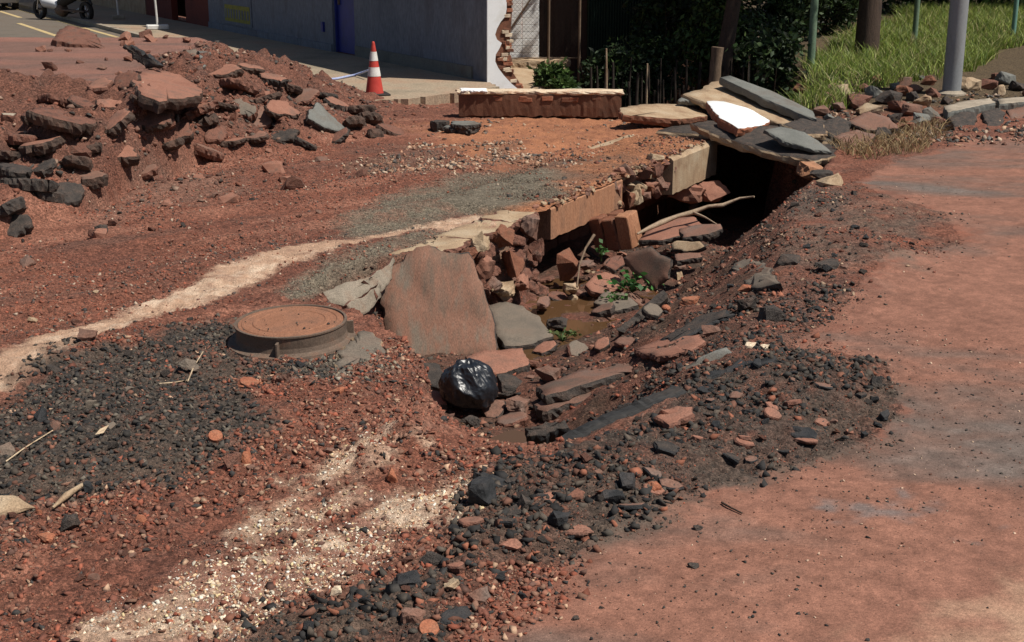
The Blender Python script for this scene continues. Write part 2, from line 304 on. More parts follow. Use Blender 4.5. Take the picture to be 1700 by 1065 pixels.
# ------------------------------------------------------------------ object helpers
def tag(o, label=None, cat=None, group=None, kind=None):
    if label: o['label'] = label
    if cat: o['category'] = cat
    if cat and not kind: o['kind'] = 'thing'
    if group: o['group'] = group
    if kind: o['kind'] = kind
    return o
def mesh_np(name, V, Fc, mats, cols=None, smooth=False, midx=None):
    V = np.asarray(V, np.float32); Fc = np.asarray(Fc, np.int32); k = Fc.shape[1]
    me = bpy.data.meshes.new(name); me.vertices.add(len(V)); me.vertices.foreach_set('co', V.ravel())
    me.loops.add(Fc.size); me.loops.foreach_set('vertex_index', Fc.ravel())
    me.polygons.add(len(Fc)); me.polygons.foreach_set('loop_start', np.arange(len(Fc), dtype=np.int32)*k)
    if smooth: me.polygons.foreach_set('use_smooth', np.ones(len(Fc), bool))
    if midx is not None: me.polygons.foreach_set('material_index', np.asarray(midx, np.int32))
    me.update(calc_edges=True)
    if cols is not None:
        a = me.color_attributes.new('Col', 'FLOAT_COLOR', 'POINT')
        a.data.foreach_set('color', (cols if cols.shape[1] == 4 else np.c_[cols, np.ones(len(cols))]).astype(np.float32).ravel())
    for m in (mats if isinstance(mats, (list, tuple)) else [mats]): me.materials.append(m)
    return me
def add(name, me, parent=None, loc=None):
    o = bpy.data.objects.new(name, me); COL.objects.link(o)
    if parent: o.parent = parent
    if loc is not None: o.location = loc
    return o
def from_bm(name, bm, mats, parent=None, loc=None, smooth=False):
    me = bpy.data.meshes.new(name); bmesh.ops.recalc_face_normals(bm, faces=bm.faces[:]); bm.to_mesh(me); bm.free()
    for m in (mats if isinstance(mats, (list, tuple)) else [mats]): me.materials.append(m)
    if smooth: me.polygons.foreach_set('use_smooth', [True]*len(me.polygons))
    return add(name, me, parent, loc)
def empty(name, loc, label=None, cat=None, group=None, rz=0):
    o = bpy.data.objects.new(name, None); COL.objects.link(o); o.location = loc; o.rotation_euler.z = rz
    return tag(o, label, cat, group)
# ------------------------------------------------------------------ ground sheet
def axis(segs):
    out = [segs[0][0]]
    for a, b, d0, d1 in segs:
        x = a; n = max(1, int(round((b-a)/((d0+d1)/2))))
        st = np.linspace(d0, d1, n); st *= (b-a)/st.sum(); out += list(a+np.cumsum(st))
    return np.array(out)
xs = axis([(-260, -40, 60, 20), (-40, -9, 6, .5), (-9, -4.5, .16, .035), (-4.5, -2.6, .034, .021), (-2.6, 2.8, .021, .021), (2.8, 6, .022, .05), (6, 12, .06, .4), (12, 60, .8, 12), (60, 260, 25, 50)])
ys = axis([(-200, -10, 60, 10), (-10, 3, 5, .2), (3, 3.7, .1, .02), (3.7, 8.5, .0165, .020), (8.5, 13, .020, .036), (13, 19, .036, .07), (19, 32, .09, .4), (32, 80, .8, 6), (80, 400, 15, 60)])
GX, GY = np.meshgrid(xs, ys); gx, gy = GX.ravel(), GY.ravel()
gz = terrain(gx, gy); GZ = gz.reshape(GX.shape)
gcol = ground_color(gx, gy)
nx, ny = len(xs), len(ys)
I = np.arange(nx*ny).reshape(ny, nx)
quads = np.stack([I[:-1, :-1], I[:-1, 1:], I[1:, 1:], I[1:, :-1]], -1).reshape(-1, 4)
fc = np.c_[gx[quads].mean(1), gy[quads].mean(1)]
isroad = sdfb(Z_ROAD, fc[:, 0], fc[:, 1], 1.0) < 0
def sub(q):
    u, inv = np.unique(q, return_inverse=True); return u, inv.reshape(q.shape)
V3 = np.c_[gx, gy, gz]
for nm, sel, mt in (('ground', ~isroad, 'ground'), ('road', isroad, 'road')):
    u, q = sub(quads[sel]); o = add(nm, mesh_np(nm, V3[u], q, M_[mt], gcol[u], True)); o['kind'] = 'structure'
def surf(x, y):
    """height of the ground sheet (bilinear)"""
    x = np.atleast_1d(np.asarray(x, float)); y = np.atleast_1d(np.asarray(y, float))
    i = np.clip(np.searchsorted(xs, x)-1, 0, nx-2); j = np.clip(np.searchsorted(ys, y)-1, 0, ny-2)
    u = (x-xs[i])/(xs[i+1]-xs[i]); v = (y-ys[j])/(ys[j+1]-ys[j])
    z = GZ[j, i]*(1-u)*(1-v)+GZ[j, i+1]*u*(1-v)+GZ[j+1, i]*(1-u)*v+GZ[j+1, i+1]*u*v
    s, t = xy2st(x, y); dk = (s > .02) & (s < 4.55) & (t > -1.15) & (t < -.01)
    return np.where(dk, np.maximum(z, DECK_Z), z)
DECK_Z = .035
def hit(px, py, zoff=0.0):
    d = ray(px, py); d = d/d.length
    tt = np.arange(3.5, 60, .02); X = d.x*tt; Y = d.y*tt; Z = HC+d.z*tt
    b = np.nonzero(Z <= surf(X, Y)+zoff)[0]
    k = b[0] if len(b) else len(tt)-1
    return Vector((X[k], Y[k], Z[k]))
CW = {'redskin': 'red dusty', 'mudskin': 'brown muddy', 'greyskin': 'grey', 'asph': 'black', 'asphred': 'dark red', 'conc': 'pale', 'black': 'jet black', 'brick': 'brick red', 'brickdk': 'dull red', 'conctan': 'tan', 'greyslab': 'smooth grey'}
# ------------------------------------------------------------------ shape helpers
def nz(p, f=1.0, seed=0.0): return mnoise.noise(Vector((p[0]*f+seed*7.13, p[1]*f-seed*3.7, p[2]*f+seed*1.9)))
def slab_bm(outline, thick, jag=.012, seed=0, step=None, rel=.006, under=.02):
    """broken slab: jagged outline, rough sides, top at z=0 going down; faces: 0 = skin, 1 = broken side"""
    r = random.Random(seed); pts = [Vector((p[0], p[1])) for p in outline]
    ar = sum(pts[i].x*pts[(i+1) % len(pts)].y - pts[(i+1) % len(pts)].x*pts[i].y for i in range(len(pts)))
    if ar < 0: pts.reverse()
    per = sum((pts[i]-pts[i-1]).length for i in range(len(pts))); step = step or max(.025, per/70)
    ring = []
    for i, a in enumerate(pts):
        b = pts[(i+1) % len(pts)]; n = max(1, int((b-a).length/step))
        nd = Vector(((b-a).y, -(b-a).x)); nd = nd.normalized() if nd.length else nd
        for k in range(n):
            q = a.lerp(b, k/n); ring.append(q + nd*(jag*2.6*mnoise.noise(Vector((q.x*7, q.y*7, seed*3.1)))+jag*1.6*mnoise.noise(Vector((q.x*19, q.y*19, seed*1.1)))+r.uniform(-jag, jag)*.55))
    c = sum(ring, Vector((0, 0)))/len(ring); bm = bmesh.new(); n = len(ring)
    lv = []
    lay = [(.0, 1.0, -.004), (-.25, 1.0, .3), (-.65, 1.0, .6), (-1.0, 1.0, -.9)]
    for zf, _, o in [(0, 1, -.25), (-.22, 1, .45), (-.6, 1, .35), (-1, 1, -1.0)]:
        row = []
        for i, q in enumerate(ring):
            tdir = ring[(i+1) % n]-ring[i-1]; nd = Vector((tdir.y, -tdir.x)); nd = nd.normalized() if nd.length > 1e-6 else Vector((0, 0))
            j = jag*(o + (0 if zf == 0 else r.uniform(-.7, .7)))
            zz = zf*thick + (0 if zf in (0,) else r.uniform(-.06, .06)*thick)
            if zf == -1: zz += under*mnoise.noise(Vector((q.x*4, q.y*4, seed)))
            row.append(bm.verts.new((q.x+nd.x*j, q.y+nd.y*j, zz + (rel*mnoise.noise(Vector((q.x*3, q.y*3, seed*1.7))) if zf == 0 else 0))))
        lv.append(row)
    for a in range(3):
        for i in range(n):
            f = bm.faces.new((lv[a][i], lv[a][(i+1) % n], lv[a+1][(i+1) % n], lv[a+1][i])); f.material_index = 1
    for row, top in ((lv[0], True), (lv[3], False)):
        prev = row
        for k in (.72, .38):
            cur = []
            for i, q in enumerate(ring):
                p = c.lerp(q, k); cur.append(bm.verts.new((p.x, p.y, row[i].co.z*k + (rel*1.6*mnoise.noise(Vector((p.x*4, p.y*4, seed*2.3))) if top else -thick*(1-k)))))
            for i in range(n):
                a, b, d, e = prev[i], prev[(i+1) % n], cur[(i+1) % n], cur[i]
                f = bm.faces.new((a, b, d, e)); f.material_index = 0 if top else 1; f.smooth = top
            prev = cur
        cv = bm.verts.new((c.x, c.y, 0 if top else -thick))
        for i in range(n):
            f = bm.faces.new((prev[i], prev[(i+1) % n], cv)); f.material_index = 0 if top else 1; f.smooth = top
    return bm
def slab_px(name, outline, anchors, thick, mats, label, cat, jag=.012, group=None, seed=None, rel=.006):
    """outline in pixels laid on the plane through three anchor places (z None = on the ground + lift)"""
    A = [P(a[0], a[1], a[2]) if a[2] is not None else hit(a[0], a[1]) + Vector((0, 0, a[3] if len(a) > 3 else .03)) for a in anchors]
    nrm = (A[1]-A[0]).cross(A[2]-A[0]).normalized()
    if nrm.z < 0: nrm = -nrm
    C0 = Vector((0, 0, HC)); pts = []
    for a, b in outline:
        d = ray(a, b); t = (A[0]-C0).dot(nrm)/d.dot(nrm); pts.append(C0+d*t)
    o3 = sum(pts, Vector())/len(pts)
    u = Vector((1, 0, 0)); u = (u-nrm*u.dot(nrm)).normalized(); v = nrm.cross(u)
    sd = seed if seed is not None else (outline[0][0]*13+outline[0][1]*7) % 991
    bm = slab_bm([((p-o3).dot(u), (p-o3).dot(v)) for p in pts], thick, jag, sd, rel=rel)
    o = from_bm(name, bm, [M_[m] for m in mats]); o.matrix_world = Matrix((( u.x, v.x, nrm.x, o3.x), (u.y, v.y, nrm.y, o3.y), (u.z, v.z, nrm.z, o3.z), (0, 0, 0, 1)))
    return tag(o, label, cat, group)
def rand_outline(w, d, seed, n=8):
    r = random.Random(seed); k = r.randint(5, n); a0 = r.uniform(0, 6.28)
    out = []
    for i in range(k):
        a = a0 + (i+r.uniform(-.3, .3))*6.283/k; q = r.uniform(.8, 1.08)
        out.append((math.cos(a)*w/2*q, math.sin(a)*d/2*q))
    return out
def slab_at(name, pos, w, d, thick, mats, label, cat, rz=0, tx=0, ty=0, seed=1, group=None, jag=None):
    bm = slab_bm(rand_outline(w, d, seed), thick, jag or min(.018, max(.004, w*.035)), seed, rel=min(.012, w*.02))
    o = from_bm(name, bm, [M_[m] for m in mats], loc=pos); o.rotation_euler = (math.radians(tx), math.radians(ty), math.radians(rz))
    return tag(o, label, cat, group)
def rock_bm(sx, sy, sz, seed, pts=16, rough=.06, sub=2):
    r = random.Random(seed); bm = bmesh.new()
    for i in range(pts):
        v = Vector((r.gauss(0, 1), r.gauss(0, 1), r.gauss(0, 1))).normalized()*r.uniform(.85, 1.1)
        bm.verts.new((max(-.82, min(.82, v.x)), max(-.82, min(.82, v.y)), max(-.7, min(.75, v.z))))
    bmesh.ops.convex_hull(bm, input=bm.verts[:]); bmesh.ops.delete(bm, geom=[v for v in bm.verts if not v.link_faces], context='VERTS')
    for i in range(sub): bmesh.ops.subdivide_edges(bm, edges=bm.edges[:], cuts=1, use_grid_fill=True)
    bmesh.ops.triangulate(bm, faces=bm.faces[:])
    for v in bm.verts:
        v.co *= 1+rough*2.2*nz(v.co, 1.8, seed)+rough*1.1*nz(v.co, 4.5, seed)+rough*.5*nz(v.co, 11, seed)
        v.co = Vector((v.co.x*sx*.55, v.co.y*sy*.55, v.co.z*sz*.6))
    return bm
def rock_at(name, pos, size, mat, label, cat, seed, rz=0, tilt=(0, 0), group=None, pts=16, rough=.09, sub=2, parent=None):
    o = from_bm(name, rock_bm(*size, seed, pts, rough, sub), M_[mat], parent, pos); o.rotation_euler = (tilt[0], tilt[1], rz)
    return tag(o, label, cat, group) if label else o
def box_bm(bm, c, s, rz=0, mi=0, jit=0, seed=0, bev=0):
    r = random.Random(seed); ca, sa = math.cos(rz), math.sin(rz); vs = []
    for dz in (-1, 1):
        for dx, dy in ((-1, -1), (1, -1), (1, 1), (-1, 1)):
            x = dx*s[0]/2+r.uniform(-jit, jit); y = dy*s[1]/2+r.uniform(-jit, jit); z = dz*s[2]/2+r.uniform(-jit, jit)
            vs.append(bm.verts.new((c[0]+x*ca-y*sa, c[1]+x*sa+y*ca, c[2]+z)))
    fs = [(0, 3, 2, 1), (4, 5, 6, 7), (0, 1, 5, 4), (1, 2, 6, 5), (2, 3, 7, 6), (3, 0, 4, 7)]
    out = [bm.faces.new([vs[i] for i in f]) for f in fs]
    for f in out: f.material_index = mi
    if bev:
        bmesh.ops.bevel(bm, geom=list({e for f in out for e in f.edges}), offset=bev, segments=1, affect='EDGES')
    return bm
def tube_bm(bm, pts, radii, seg=8, mi=0, cap=True, lump=0, seed=0):
    rings = []; pts = [Vector(p) for p in pts]
    for i, p in enumerate(pts):
        d = (pts[min(i+1, len(pts)-1)]-pts[max(i-1, 0)]).normalized()
        a = d.cross(Vector((0, 0, 1)) if abs(d.z) < .9 else Vector((1, 0, 0))).normalized(); b = d.cross(a)
        rw = []
        for k in range(seg):
            t = 6.28318*k/seg; q = (a*math.cos(t)+b*math.sin(t)); rr = radii[i]*(1+lump*nz(q*2+p*3, 1.5, seed))
            rw.append(bm.verts.new(p+q*rr))
        rings.append(rw)
    for i in range(len(rings)-1):
        for k in range(seg):
            f = bm.faces.new((rings[i][k], rings[i][(k+1) % seg], rings[i+1][(k+1) % seg], rings[i+1][k])); f.material_index = mi; f.smooth = True
    if cap:
        for rw in (rings[0][::-1], rings[-1]): f = bm.faces.new([bm.verts.new(v.co) for v in rw]); f.material_index = mi
    return bm
def lathe_bm(bm, prof, seg=48, mi=0, c=(0, 0, 0), smooth=False):
    rows = []
    for r, z in prof:
        rows.append([bm.verts.new((c[0]+r*math.cos(6.28318*k/seg), c[1]+r*math.sin(6.28318*k/seg), c[2]+z)) for k in range(seg)] if r > 1e-5 else [bm.verts.new((c[0], c[1], c[2]+z))])
    for a, b in zip(rows, rows[1:]):
        for k in range(seg):
            q = [a[k % len(a)], a[(k+1) % seg % len(a)], b[(k+1) % seg % len(b)], b[k % len(b)]]
            q2 = []
            for v in q:
                if v not in q2: q2.append(v)
            if len(q2) > 2: f = bm.faces.new(q2); f.material_index = mi; f.smooth = smooth
    return bm
def PT(px, py, t):
    """place where the pixel's ray meets the upright plane at distance t from the trench wall line"""
    d = ray(px, py); k = (t-xy2st(0, 0)[1])/(d.x*DT[0]+d.y*DT[1])
    return Vector((d.x*k, d.y*k, HC+d.z*k))
RZT = math.atan2(DS[1], DS[0])       # heading of the trench
# ------------------------------------------------------------------ culvert deck over the void
deck = empty('culvert_deck', (*st2xy(2.2, -.5), 0), 'concrete culvert deck overhanging the dark trench', 'culvert deck')
def loc_to(o, parent): o.parent = parent; o.matrix_parent_inverse = Matrix.Translation(-Vector(parent.location)); return o
ds = np.linspace(-.42, 4.55, 205); dt = np.linspace(-1.15, 0, 56); DSG, DTG = np.meshgrid(ds, dt)
dx, dy = st2xy(DSG.ravel(), DTG.ravel()); dz = DECK_Z + .018*fbm(dx*6, dy*6, 301, 4) - .03*sst(-.12, 0, DTG.ravel())*(1+fbm(dx*5, dy*5, 302, 3)) - .06*sst(-1.0, -1.15, DTG.ravel()) - .03*sst(-.3, -.42, DSG.ravel())
tz_ = terrain(dx, dy); e_ = np.maximum(sst(-.2, -.42, DSG.ravel()), sst(-.95, -1.15, DTG.ravel())); dz = np.where(tz_ > -.10, dz*(1-e_)+(tz_-.03)*e_, dz-.02*e_)
I2 = np.arange(len(ds)*len(dt)).reshape(len(dt), len(ds))
q2 = np.stack([I2[:-1, :-1], I2[:-1, 1:], I2[1:, 1:], I2[1:, :-1]], -1).reshape(-1, 4)[:, ::-1]
dcol = ground_color(dx, dy); kk = sst(.0, .5, DSG.ravel())[:, None]; M0 = zone_masks(dx, dy)
nat = np.array(ORANGE)*np.ones((len(dx), 1))*(.8+.3*fbm(dx*5, dy*5, 303, 4))[:, None]
nat = mixc(nat, C3(.16, .10, .07), np.clip(.55*M0['rub']+.9*fbm(dx*2.2, dy*2.2, 304, 4)-.1, 0, .85)); nat = mixc(nat, GREYG, M0['grey'])
loc_to(add('deck_top', mesh_np('deck_top', np.c_[dx, dy, dz], q2, M_['ground'], nat, True)), deck)
def edge_block(name, s0, s1, h, mat, t0=-1.1, t1=0.0, zt=.012, seed=1, skew=0):
    bm = bmesh.new(); n = max(3, int((s1-s0)/.035)); r = random.Random(seed); rows = []
    for i in range(n+1):
        s = lerp(s0, s1, i/n); e = .022*mnoise.noise(Vector((s*6, seed, 0)))+.016*mnoise.noise(Vector((s*17, seed, 4))); row = []
        for t, z in ((t0, zt), (t1-.03+e, zt+.0), (t1+e*.4, zt-.03+e*.6), (t1+.004*r.uniform(-1, 1), zt-h*.5), (t1+e*.5, zt-h+.015*mnoise.noise(Vector((s*9, 3, seed)))), (t1-.10, zt-h-.01), (t0, zt-h)):
            x, y = st2xy(s, t); row.append(bm.verts.new((x, y, z)))
        rows.append(row)
    for a, b in zip(rows, rows[1:]):
        for k in range(7): bm.faces.new((a[k], a[(k+1) % 7], b[(k+1) % 7], b[k]))
    bm.faces.new(rows[0]); bm.faces.new(rows[-1][::-1])
    return loc_to(from_bm(name, bm, M_[mat]), deck)
edge_block('edge_beam', .0, 1.68, .30, 'concred', t0=-.35, seed=3)
edge_block('broken_core', 1.5, 3.3, .26, 'asphred', t1=-.14, zt=-.02, seed=5)
edge_block('edge_block', 3.05, 4.55, .40, 'conctan', t1=.04, zt=.02, seed=8)
rr = random.Random(5)
for i in range(46):
    s = rr.uniform(1.5, 3.35); z = rr.uniform(-.30, .03); w = rr.uniform(.09, .24)
    x, y = st2xy(s, -.06+rr.uniform(-.05, .04))
    loc_to(rock_at('rubble_stone', (x, y, z), (w, w*rr.uniform(.6, 1), w*rr.uniform(.5, 1.1)), rr.choice(['asphred', 'conctan', 'redskin', 'mudskin', 'brickdk', 'asphred']), None, None, i+50, rr.uniform(0, 6), (rr.uniform(-.6, .6), rr.uniform(-.6, .6)), rough=.05), deck)
for i in range(90):
    s = rr.uniform(-.35, 4.5); w = rr.uniform(.03, .085); x, y = st2xy(s, rr.uniform(-.10, .01))
    loc_to(rock_at('lip_stone', (x, y, DECK_Z+rr.uniform(-.04, .015)), (w, w*rr.uniform(.6, 1), w*rr.uniform(.5, .8)), rr.choice(['redskin', 'conctan', 'mudskin', 'asphred', 'conctan', 'brickdk']), None, None, i+150, rr.uniform(0, 6), (rr.uniform(-.4, .4), rr.uniform(-.4, .4)), rough=.08, sub=1, pts=12), deck)
# inner wall of the void, seen dimly below the deck
bm = bmesh.new()
for i in range(20):
    for j in range(4):
        s = -.1+i*.27+(.13 if j % 2 else 0); x, y = st2xy(s, -.62)
        box_bm(bm, (x, y, -.66+j*.13), (.25, .1, .115), RZT, 0, .008, i*7+j)
loc_to(from_bm('abutment_courses', bm, M_['brickdk']), deck)
# ------------------------------------------------------------------ rubble of the left trench wall (one block at a time)
tw = empty('broken_road_edge', (*st2xy(-1.1, -.05), -.3), 'ragged broken road edge of red rubble between leaning slab and deck', 'road edge')
def blocky(s, z, seed):
    """cell-like outward displacement: blocks at different depths with dark joints"""
    q = Vector((s*5.2+.5*mnoise.noise(Vector((s*3, z*3, seed))), z*7.5+.5*mnoise.noise(Vector((s*4, z*4, seed+5))), seed)); d, pts = mnoise.voronoi(q)
    cr = mnoise.cell(pts[0]*3.7); return .11*(cr*.5+.2) - .10*math.exp(-((d[1]-d[0])/.13)**2) + .02*mnoise.noise(Vector((s*22, z*22, seed)))
bm = bmesh.new(); ns, nz_ = 150, 44; grid = []
for i in range(ns+1):
    s = -2.35+i*1.95/ns; col = []
    for j in range(nz_+1):
        zz = -.72+j*.70/nz_; fade = min(1, (nz_-j)/4)
        t = -.02 + .16*(1-j/nz_)**1.3 + blocky(s, zz, 3.0)*fade*min(1, (s+2.35)/.15)
        x, y = st2xy(s, t); col.append(bm.verts.new((x, y, zz)))
    grid.append(col)
for i in range(ns):
    for j in range(nz_): bm.faces.new((grid[i][j], grid[i+1][j], grid[i+1][j+1], grid[i][j+1]))
o = from_bm('rubble_face', bm, M_['asphred']); loc_to(o, tw)
for k, (s0, s1, t0, t1, m) in enumerate([(-2.25, -1.5, -.30, .05, 'conctan'), (-1.52, -.75, -.30, .09, 'conctan'), (-.78, -.3, -.30, .06, 'conctan')]):
    bm = slab_bm([st2xy(s0, t0), st2xy(s1, t0), st2xy(s1, t1-.05), st2xy(lerp(s0, s1, .6), t1), st2xy(lerp(s0, s1, .3), t1-.06), st2xy(s0, t1-.03)], .09, .02, 60+k, rel=.015)
    o = from_bm('crust_plate', bm, [M_[m], M_['asphred']]); o.location.z = .012+.004*k; loc_to(o, tw)
wl = [(795, 404, 40, 34, 'conctan'), (838, 392, 40, 34, 'brickdk'), (880, 376, 34, 40, 'mudskin'), (806, 446, 36, 34, 'redskin'), (852, 436, 44, 42, 'brickdk'), (890, 410, 30, 40, 'asphred'), (836, 484, 48, 26, 'conctan'), (868, 470, 28, 26, 'redskin'), (776, 424, 30, 30, 'brickdk'), (820, 470, 28, 24, 'mudskin')]
WL2 = ['tan block high in the broken road edge beside the leaning slab', 'red block left of centre at the top of the broken road edge', 'brown block under the deck corner in the broken road edge', 'red dusty block mid height beside the leaning slab', 'large red block in the middle of the broken road edge', 'reddish block below the deck corner', 'flat tan block at the foot of the broken road edge', 'small red block at the foot of the broken road edge', 'small red block touching the leaning slab', 'small brown block low beside the leaning slab']
for i, (a, b, w, h, m) in enumerate(wl):
    p = PT(a, b, .07+(b-370)/900); k = depth(p)/F
    rock_at('wall_block', p, (w*k*1.2, w*k*.9, h*k*1.15), m, WL2[i], 'rubble block', 300+i, RZT+rr.uniform(-.5, .5), (rr.uniform(-.3, .3), rr.uniform(-.3, .3)), rough=.12)
slab_px('concrete_fragment', [(536, 484), (570, 470), (622, 458), (628, 470), (600, 492), (572, 509), (548, 504)], [(536, 484, -.01), (625, 460, -.01), (570, 509, -.105)], .07, ('concfrag', 'asphred'), 'pale concrete fragment with flat face behind the manhole', 'concrete fragment', .006)
slab_px('concrete_fragment', [(575, 506), (602, 490), (630, 468), (634, 492), (612, 520), (590, 526)], [(575, 506, -.09), (632, 468, -.05), (590, 526, -.18)], .06, ('concfrag', 'asphred'), 'buff concrete fragment below the pale one at the dark hole', 'concrete fragment', .006)
slab_px('concrete_fragment', [(604, 466), (632, 448), (655, 428), (652, 462), (628, 492), (620, 478)], [(604, 466, .0), (655, 430, .0), (630, 492, -.12)], .06, ('concfrag', 'asphred'), 'pale concrete fragment tucked against the left edge of the leaning slab', 'concrete fragment', .006)
# ------------------------------------------------------------------ slabs and lumps in the trench
slab_px('asphalt_slab', [(630, 484), (638, 446), (668, 430), (688, 408), (712, 405), (742, 416), (776, 424), (796, 452), (806, 488), (819, 528), (828, 575), (822, 598), (765, 606), (700, 613), (655, 606), (643, 560)],
        [(655, 606, -.66), (825, 600, -.66), (712, 408, .10)], .10, ('leanskin', 'asph'), 'big rounded asphalt slab leaning against the trench wall beside the bin bag', 'asphalt slab', .012, rel=.02)
slab_px('asphalt_slab', [(814, 506), (835, 500), (868, 508), (893, 524), (918, 558), (880, 571), (838, 574), (824, 555)], [(820, 503, -.50), (915, 562, -.62), (830, 573, -.62)], .07, ('greyskin', 'asph'), 'flat grey asphalt slab sloping into the puddle', 'asphalt slab', .008)
slab_px('asphalt_slab', [(772, 592), (800, 584), (868, 576), (878, 606), (836, 620), (790, 624)], [(790, 588, -.50), (870, 578, -.50), (840, 622, -.55)], .11, ('redskin', 'asph'), 'thick brown slab lying right behind the bin bag', 'asphalt slab', .008)
slab_px('asphalt_slab', [(660, 606), (690, 598), (722, 604), (738, 622), (736, 646), (706, 640), (682, 628)], [(665, 605, -.42), (730, 612, -.44), (705, 638, -.50)], .09, ('asph', 'asph'), 'dark grey slab wedged left of the bin bag', 'asphalt slab', .012)
slab_px('asphalt_block', [(684, 652), (712, 644), (742, 652), (744, 672), (704, 676)], [(690, 652, -.47), (738, 654, -.47), (704, 676, -.50)], .13, ('redskin', 'asph'), 'brown slab block low on the left of the bin bag', 'asphalt block', .010)
slab_px('asphalt_ledge', [(886, 643), (930, 624), (990, 606), (1060, 592), (1100, 588), (1104, 603), (1040, 617), (985, 632), (905, 657)], [(890, 645, -.46), (1095, 595, -.30), (960, 614, -.42)], .09, ('mudskin', 'asph'), 'long brown asphalt ledge across the near trench, upper step', 'asphalt ledge', .016)
slab_px('asphalt_ledge', [(890, 670), (945, 648), (1000, 634), (1045, 630), (1050, 644), (1004, 656), (940, 672), (902, 684)], [(895, 674, -.50), (1040, 636, -.40), (960, 644, -.45)], .10, ('mudskin', 'asph'), 'brown asphalt ledge just below the upper long ledge', 'asphalt ledge', .016)
slab_px('plank', [(903, 752), (925, 728), (968, 703), (1040, 672), (1118, 640), (1130, 648), (1120, 660), (1062, 690), (985, 722), (925, 752)], [(905, 752, -.17), (1124, 646, .0), (1040, 670, -.01)], .10, ('wooddk', 'wooddk'), 'long charred black plank sloping down into the near trench', 'plank', .006)
slab_px('plank', [(1126, 612), (1160, 594), (1206, 576), (1214, 586), (1176, 606), (1136, 628)], [(1130, 618, -.06), (1210, 580, .05), (1160, 594, .01)], .08, ('greyslab', 'wooddk'), 'short grey timber offcut uphill of the charred plank', 'plank', .006)
slab_px('asphalt_block', [(866, 712), (898, 700), (938, 698), (944, 710), (905, 720), (874, 726)], [(870, 714, -.36), (940, 700, -.32), (880, 724, -.38)], .10, ('asph', 'black'), 'black asphalt block at the foot of the charred plank', 'asphalt block', .012)
slab_px('asphalt_slab', [(1034, 428), (1058, 415), (1080, 409), (1094, 424), (1114, 430), (1110, 462), (1086, 482), (1062, 458), (1044, 444)], [(1040, 430, -.33), (1110, 432, -.30), (1086, 482, -.56)], .06, ('mudskin', 'asph'), 'pointed brown asphalt slab tilted above the green weed', 'asphalt slab', .008)
slab_px('asphalt_slab', [(970, 474), (985, 458), (1006, 449), (1026, 456), (1036, 478), (1010, 487), (985, 485)], [(972, 472, -.54), (1025, 455, -.50), (1010, 487, -.60)], .06, ('redskin', 'asphred'), 'pinkish slab fragment lying left of the green weed', 'asphalt slab', .008)
slab_px('asphalt_slab', [(985, 502), (1006, 482), (1036, 485), (1058, 506), (1020, 516)], [(988, 500, -.61), (1040, 486, -.57), (1020, 514, -.63)], .06, ('greyskin', 'asph'), 'grey slab fragment at the far rim of the puddle', 'asphalt slab', .008)
slab_px('asphalt_slab', [(1022, 548), (1052, 524), (1076, 502), (1096, 484), (1106, 496), (1090, 528), (1056, 553), (1034, 562)], [(1024, 548, -.46), (1098, 488, -.30), (1040, 560, -.60)], .07, ('asphred', 'asph'), 'steep dark slab standing along the right rim of the puddle', 'asphalt slab', .014)
slab_px('asphalt_slab', [(1060, 398), (1080, 376), (1118, 362), (1150, 360), (1170, 374), (1140, 388), (1100, 398)], [(1065, 395, -.38), (1165, 372, -.30), (1100, 366, -.34)], .06, ('redskin', 'asph'), 'flat muddy slab under the pale root', 'asphalt slab', .008)
slab_px('asphalt_slab', [(1126, 380), (1160, 372), (1196, 371), (1200, 380), (1180, 388), (1134, 394)], [(1128, 384, -.27), (1198, 376, -.22), (1180, 372, -.22)], .06, ('mudskin', 'asph'), 'thin muddy slab overlapping the one under the pale root', 'asphalt slab', .008)
slab_px('asphalt_slab', [(1114, 404), (1130, 400), (1162, 402), (1168, 410), (1140, 416), (1116, 416)], [(1114, 406, -.30), (1166, 406, -.27), (1140, 416, -.33)], .08, ('conctan', 'asph'), 'small layered slab chunk right of the pointed slab', 'asphalt slab', .01)
slab_px('asphalt_slab', [(1118, 422), (1160, 418), (1166, 426), (1124, 433)], [(1118, 424, -.36), (1164, 420, -.34), (1124, 433, -.38)], .05, ('mudskin', 'asph'), 'narrow slab under the small layered chunk', 'asphalt slab', .008)
slab_px('asphalt_slab', [(1216, 438), (1240, 428), (1268, 436), (1280, 450), (1294, 470), (1252, 477), (1226, 462)], [(1220, 440, None, .025), (1275, 448, None, .025), (1252, 476, None, .025)], .05, ('greyskin', 'asph'), 'flat grey slab embedded in the right bank', 'asphalt slab', .01)
slab_px('asphalt_slab', [(1052, 580), (1100, 560), (1160, 556), (1168, 566), (1150, 582), (1090, 592)], [(1055, 582, None, .03), (1165, 560, None, .03), (1100, 590, None, .03)], .05, ('redskin', 'asphred'), 'flat reddish slab above the upper ledge on the right bank', 'asphalt slab', .012)
slab_px('asphalt_slab', [(1088, 690), (1120, 672), (1150, 676), (1140, 694), (1108, 704)], [(1090, 690, None, .05), (1148, 678, None, .05), (1110, 702, None, .05)], .05, ('redskin', 'asphred'), 'reddish slab lump right of the lower end of the charred plank', 'asphalt slab', .012)
slab_px('asphalt_slab', [(1004, 440), (1020, 424), (1034, 420), (1038, 436), (1020, 448)], [(1004, 440, -.42), (1034, 422, -.38), (1020, 448, -.46)], .05, ('asphred', 'asph'), 'small dark slab between the mossy lump and the pointed slab', 'asphalt slab', .008)
rock_at('mossy_rock', P(940, 452, -.52)+Vector((0, 0, .07)), (.24, .2, .36), 'brickdk', 'upright tan rock lump standing under the deck mouth', 'rock', 77, .4, (.1, .15), rough=.05)
